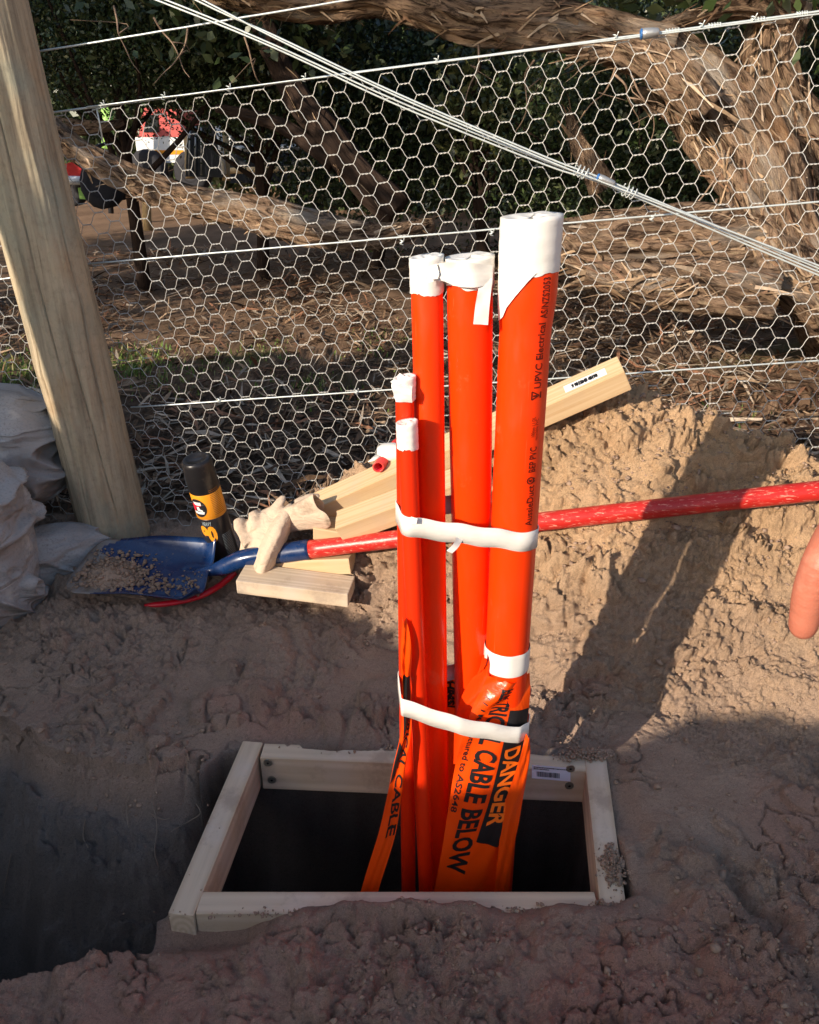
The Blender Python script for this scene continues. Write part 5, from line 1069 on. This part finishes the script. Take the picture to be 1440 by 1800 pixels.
# ------------------------------------------------------------------ litter, grass, twigs (uncountable)
n = 32000; x = rng.uniform(-3.2, 4.2, n); y = 2.15 + 6.8 * rng.uniform(0, 1, n) ** 1.5; k_ = (y > yfence(x) + 0.10) & (rng.uniform(0, 1, n) < 0.35 + 0.65 * sstep(-.1, .3, fbm(x * 1.2, y * 1.2, 3, 71)) + .3 * (x > .6)); x, y = x[k_], y[k_]; n = len(x); z = H(x, y, False)
a = rng.uniform(0, math.pi, n); L_ = rng.uniform(.02, .13, n) * (1 + .8 * (x > .6)); W_ = rng.uniform(.002, .009, n); tilt = rng.normal(0, .25, n); d = np.stack([np.cos(a) * np.cos(tilt), np.sin(a) * np.cos(tilt), np.sin(tilt)], 1); s_ = np.stack([-np.sin(a), np.cos(a), rng.normal(0, .5, n)], 1)
c_ = np.stack([x, y, z + 0.012 + np.abs(rng.normal(0, .018, n)) * (1 + (x > .6))], 1); mid = np.array([0, 0, 1.0]) * (rng.normal(0, .15, n) * L_)[:, None]
V = np.stack([c_ - d * L_[:, None] - s_ * W_[:, None] * .4, c_ - d * L_[:, None] + s_ * W_[:, None] * .4, c_ + mid + s_ * W_[:, None], c_ + d * L_[:, None], c_ + mid - s_ * W_[:, None]], 1).reshape(-1, 3); b = (np.arange(n) * 5)[:, None]
F = [tuple(q) for q in (b + [[0, 1, 2, 4]]).tolist()] + [tuple(q) for q in (b + [[2, 3, 4]]).tolist()]
pal = np.array([(0.30, 0.19, 0.115), (0.20, 0.12, 0.07), (0.40, 0.28, 0.18), (0.12, 0.07, 0.045), (0.34, 0.17, 0.10), (0.5, 0.4, 0.3)]); C_ = pal[rng.integers(0, 6, n)] * rng.uniform(.6, 1.15, (n, 1))
tag(mesh("bark_litter", V, F, M_['strip'], smooth=False, col=np.repeat(C_, 5, 0), base=(0, 0, 0)), "brown bark, twigs and dead leaves littering the ground behind the fence", "bark litter", kind="stuff")
def tufts(spots, seed):
    g = np.random.default_rng(seed); V = []; F = []; C_ = []
    for (px, py, F_, sp, nb, hh) in spots:
        c0 = P(px, py, F_); xs = c0[0] + g.normal(0, sp, nb); ys = c0[1] + g.normal(0, sp * 1.5, nb); zs = H(xs, ys, False)
        for x_, y_, z_ in zip(xs, ys, zs):
            if y_ < yfence(x_) + .05: continue
            b0 = len(V); a_ = g.uniform(0, 6.28); dx, dy = math.cos(a_), math.sin(a_); h_ = hh * g.uniform(.4, 1.2); w = .004 * g.uniform(.6, 1.6); l = g.uniform(.2, .8) * h_
            V += [(x_ - dy * w, y_ + dx * w, z_), (x_ + dy * w, y_ - dx * w, z_), (x_ + dx * l * .4 + dy * w * .8, y_ + dy * l * .4 - dx * w * .8, z_ + h_ * .65), (x_ + dx * l * .4 - dy * w * .8, y_ + dy * l * .4 + dx * w * .8, z_ + h_ * .65), (x_ + dx * l, y_ + dy * l, z_ + h_)]
            F += [(b0, b0 + 1, b0 + 2, b0 + 3), (b0 + 3, b0 + 2, b0 + 4)]; c_ = np.array([(0.16, 0.26, 0.05), (0.24, 0.32, 0.08), (0.10, 0.18, 0.04), (0.34, 0.32, 0.14)][g.integers(0, 4)]) * g.uniform(.7, 1.2); C_ += [c_] * 5
    return np.array(V), F, np.array(C_)
V, F, C_ = tufts([(20, 600, 4.2, .22, 1000, .05), (215, 590, 4.4, .14, 700, .045), (330, 635, 4.15, .12, 160, .03), (470, 575, 4.7, .10, 90, .03), (560, 655, 4.0, .12, 220, .03), (690, 575, 4.8, .14, 220, .03), (420, 610, 4.4, .12, 100, .03), (850, 600, 4.6, .2, 100, .03), (1330, 640, 3.3, .12, 40, .05)], 5)
tag(mesh("grass", V, F, M_['grass'], smooth=False, col=C_, base=(0, 0, 0)), "short green grass in patches beyond the netting", "grass", kind="stuff")
mb = MB()
for (pts) in ([(228, 1392), (222, 1420), (226, 1455)], [(266, 1410), (276, 1450), (272, 1495), (280, 1528)], [(345, 1412), (352, 1430), (330, 1445), (300, 1462)], [(150, 1440), (146, 1470), (155, 1490)], [(20, 1500), (14, 1530), (6, 1570)], [(262, 1430), (285, 1440), (300, 1438)]):
    q = []
    for k_, (px, py) in enumerate(pts):
        d_ = ray(px, py); t = 1.0
        while t < 3 and (C0 + d_ * t)[2] > Hs(*(C0 + d_ * t)[:2]): t += 0.01
        q.append(C0 + d_ * (t - .015))
    mb.tube(smooth_path(q, 5), 0.0009, 5)
M_['root'] = mat("root_fibre", (0.30, 0.23, 0.17), 0.8)
tag(mb.build("roots", M_['root']), "fine pale rootlets hanging from the dark trench wall", "roots", kind="stuff")
# twigs hanging in the shade
mb = MB(); g = np.random.default_rng(12)
for (px, py, F_) in [(270, 30, 4.9), (330, 50, 5), (430, 65, 5), (200, 10, 5), (1085, 110, 4.1), (1080, 130, 4.1), (1110, 130, 4.1), (1300, 330, 4.0), (1290, 360, 3.9), (1260, 350, 3.9), (1240, 390, 3.8), (1270, 300, 4.0), (940, 105, 4.3), (840, 60, 4.3)]:
    p = P(px, py, F_); q = [p]; v = np.array([g.normal(0, .5), 0, -1.0])
    for _ in range(5): v = v + g.normal(0, .35, 3); v /= np.linalg.norm(v); q.append(q[-1] + v * .07)
    mb.tube(smooth_path(q, 3), np.linspace(.006, .0015, 16), 5)
    mb.tube(smooth_path([q[2], q[2] + g.normal(0, .06, 3), q[2] + g.normal(0, .12, 3)], 3), np.linspace(.004, .001, 7), 5)
tag(mb.build("twigs", M_['strip'], col=np.tile(np.array([[0.30, 0.21, 0.15]]), (len(mb.V), 1))), "thin dry twigs dangling below the arching limb", "twigs", kind="stuff")

# ------------------------------------------------------------------ things far behind at the left
def stake(px, pyt, pyb, F_, r, label):
    a_ = P(px, pyb, F_); b_ = P(px - 3, pyt, F_); mb = MB(); mb.tube([a_ - [0, 0, .1], a_, (a_ + b_) / 2 + [.006, 0, 0], b_ - [0, 0, r * .3], b_], [r, r, r * .96, r * .95, r * .75], 14); tag(mb.build("stake", M_['stake'], smooth=True), label, "stake", "timber stakes beyond the netting")
stake(459, 222, 328, 9.0, .05, "tall tan stake standing right of the dark screened panel"); stake(258, 316, 384, 7.6, .04, "short tan stake standing in front of the long low limb"); stake(333, 238, 296, 9.5, .05, "tan stake between the white vehicle and the dark screened panel"); stake(397, 225, 300, 9.6, .045, "darker stake just behind the screened panel's white edge"); stake(375, 330, 372, 7.4, .05, "stub of a stake showing under the long limb")
pn = empty("screen_panel", P(365, 312, 9.2), label="dark screened panel with a white edge bar behind the long limb", cat="screen panel")
a0, a1, a2, a3 = P(326, 310, 9.2), P(392, 312, 9.1), P(384, 216, 9.1), P(330, 222, 9.2); off = np.array([0, .04, 0]); mb = MB(); mb.hexa([a0, a1, a1 + off, a0 + off, a3, a2, a2 + off, a3 + off]); mb.build("mesh_screen", M_['shade_cloth'], pn, smooth=False)
mb = MB(); mb.tube([P(394, 306, 9.05), P(383, 218, 9.05)], .028, 10); mb.build("edge_bar", M_['vehicle_white'], pn)
for k in range(5): mb = MB(); mb.tube([P(332 + k * 11, 308, 9.15), P(334 + k * 10, 222, 9.15)], .009, 6); mb.build("upright", M_['cast'], pn)
pn2 = empty("screen_panel", P(470, 330, 10.5), label="grey cloth screen further back beside the tall stake", cat="screen panel"); a0, a1, a2, a3 = P(405, 322, 10.6), P(545, 318, 10.5), P(545, 235, 10.5), P(405, 240, 10.6); mb = MB(); mb.hexa([a0, a1, a1 + off, a0 + off, a3, a2, a2 + off, a3 + off]); mb.build("cloth", M_['shade_cloth'], pn2, smooth=False)
for (ya, m_) in ((300, 'stake'), (262, 'cast')): mb = MB(); mb.tube([P(405, ya, 10.4), P(545, ya - 4, 10.3)], .035, 8); mb.build("rail", M_[m_], pn2)
# ride-on machine
mc = empty("ride_on_mower", P(165, 352, 9.6), label="small red ride-on machine with black tyres partly hidden by the round post", cat="mower")
def wheel(px, py, F_, r, w, parent):
    c_ = P(px, py, F_); V = []; nn = 28; prof = [(.45, -.5), (.5, -.5), (.85, -.5), (1, -.35), (1, .35), (.85, .5), (.5, .5), (.45, .5)]
    for (rr_, ww) in prof:
        for j in range(nn): a_ = 6.2832 * j / nn; k2 = 1 + .03 * (j % 2) * (rr_ > .9); V.append(c_ + np.array([ww * w * .25 + math.cos(a_) * r * rr_ * k2 * .9, ww * w - math.cos(a_) * r * rr_ * .2, math.sin(a_) * r * rr_ * k2]))
    o = MB(); o.add(V, [tuple(f) for f in grid_faces(8, nn, True)]); wt_ = o.build("wheel", M_['tyre'], parent); rb = MB(); rb.add([v for v in V[nn:2 * nn]], [tuple(range(nn))]); rb.build("rim", M_['tyre'], wt_, smooth=False)
wheel(180, 325, 9.3, .23, .2, mc); wheel(208, 318, 9.9, .20, .18, mc); wheel(128, 335, 9.8, .16, .14, mc)
x0 = P(118, 320, 9.6); x1 = P(150, 288, 9.6); mb = MB()
hood = [(0, 0), (.22, 0), (.25, .08), (.22, .18), (.13, .21), (.02, .18), (-.015, .08)]
V = [(x0[0] + a_, x0[1] - .1 + dy_, x0[2] + b_) for dy_ in (0, .35) for a_, b_ in hood]; k_ = len(hood); mb.add(V, [tuple(range(k_)), tuple(range(2 * k_ - 1, k_ - 1, -1))] + [(j, j + k_, (j + 1) % k_ + k_, (j + 1) % k_) for j in range(k_)]); mb.build("bonnet", M_['machine_red'], mc, smooth=False)
mb = MB(); mb.tube([(x0[0] - .02, x0[1] - .13, x0[2] + .03), (x0[0] + .28, x0[1] - .13, x0[2] + .02)], .045, 10); mb.build("bumper", M_['vehicle_white'], mc)
mb = MB(); mb.box((x0[0] + .3, x0[1], x0[2] - .05), (x0[0] + .62, x0[1] + .3, x0[2] + .05)); mb.build("chassis", M_['tyre'], mc, smooth=False)
mb = MB(); mb.box((x0[0] + .42, x0[1], x0[2] + .08), (x0[0] + .62, x0[1] + .3, x0[2] + .14)); mb.box((x0[0] + .58, x0[1] + .003, x0[2] + .143), (x0[0] + .64, x0[1] + .297, x0[2] + .34)); mb.build("seat", M_['black_plastic'], mc, smooth=False)
mb = MB(); mb.tube([(x0[0] + .33, x0[1] + .1, x0[2] + .2), (x0[0] + .38, x0[1] + .1, x0[2] + .36)], .015, 6); mb.tube([(x0[0] + .38 + .09 * math.cos(t), x0[1] + .1 + .09 * math.sin(t), x0[2] + .36 + .03 * math.cos(t)) for t in np.linspace(0, 6.2832, 17)], .012, 6, caps=False); mb.build("steering_wheel", M_['black_plastic'], mc)
mb = MB(); mb.box(tuple(P(140, 350, 9.5)), tuple(P(160, 330, 9.5) + [0, .2, 0])); mb.build("mowing_deck", M_['green_paint'], mc, smooth=False)
# parked white vehicle
vh = empty("parked_truck", P(285, 300, 11.5), label="white vehicle with red upper panels glimpsed between the leaves at the left", cat="truck")
q0 = P(243, 286, 11.5); q1 = P(322, 252, 11.5); L_ = q1[0] - q0[0]
prof = [(0, 0), (L_ + 1.2, 0), (L_ + 1.2, .28), (L_ + .5, .30), (0, .30)]
def extr(prof, y0, y1): 
    k_ = len(prof); V = [(q0[0] + a_, y_, q0[2] + b_) for y_ in (y0, y1) for a_, b_ in prof]; return V, [tuple(range(k_)), tuple(range(2 * k_ - 1, k_ - 1, -1))] + [(j, j + k_, (j + 1) % k_ + k_, (j + 1) % k_) for j in range(k_)]
mb = MB(); mb.add(*extr(prof, q0[1], q0[1] + 1.6)); mb.build("body", M_['vehicle_white'], vh, smooth=False)
mb = MB(); mb.add(*extr([(.05, .305), (.62, .305), (.58, .62), (.15, .64)], q0[1] + .01, q0[1] + 1.55)); cb = mb.build("cab", M_['vehicle_red'], vh, smooth=False)
mb = MB(); mb.add(*extr([(.12, .36), (.32, .36), (.32, .56), (.19, .56)], q0[1] - .004, q0[1] + .006)); mb.build("window", M_['glass_dark'], cb, smooth=False)
mb = MB(); mb.add(*extr([(.15, .10), (.6, .10), (.6, .15), (.15, .15)], q0[1] - .008, q0[1] - .002)); mb.build("yellow_stripe", M_['can_orange'], vh, smooth=False)
wheel(262, 300, 11.45, .25, .2, vh); wheel(340, 302, 11.45, .25, .2, vh)
gpst = empty("marker_post", P(190, 350, 11), label="lime green sleeved marker post standing just right of the round post's top", cat="marker post")
mb = MB(); mb.tube([P(191, 345, 11) - [0, 0, .2], P(190, 300, 11), P(190, 188, 11)], .035, 10); mb.build("pole", M_['tyre'], gpst)
mb = MB(); mb.tube([P(190, 262, 11), P(190, 260, 11), P(190, 240, 11), P(189, 190, 11), P(189, 186, 11)], [.05, .078, .075, .075, .045], 12); mb.build("sleeve", M_['green_paint'], gpst)
# red-leaved sprig by the vehicle
c_ = P(280, 228, 13.6); shrub("shrub", "small red-leaved shrub above the white vehicle", "bush", (c_[0], c_[1], 0), c_, (.42, .3, .18), 900, .05, 91, [(0.45, 0.10, 0.08), (0.5, 0.2, 0.16), (0.1, 0.1, 0.04)], trunk_r=.03)

# ------------------------------------------------------------------ bring everything to metres
done = set()
for o in bpy.data.objects:
    if o.type == 'MESH' and o.data.name not in done:
        o.data.transform(Matrix.Scale(S, 4)); done.add(o.data.name)
    if o.type in ('MESH', 'EMPTY'):
        mb_ = o.matrix_basis.copy(); mb_.translation = mb_.translation * S; o.matrix_basis = mb_
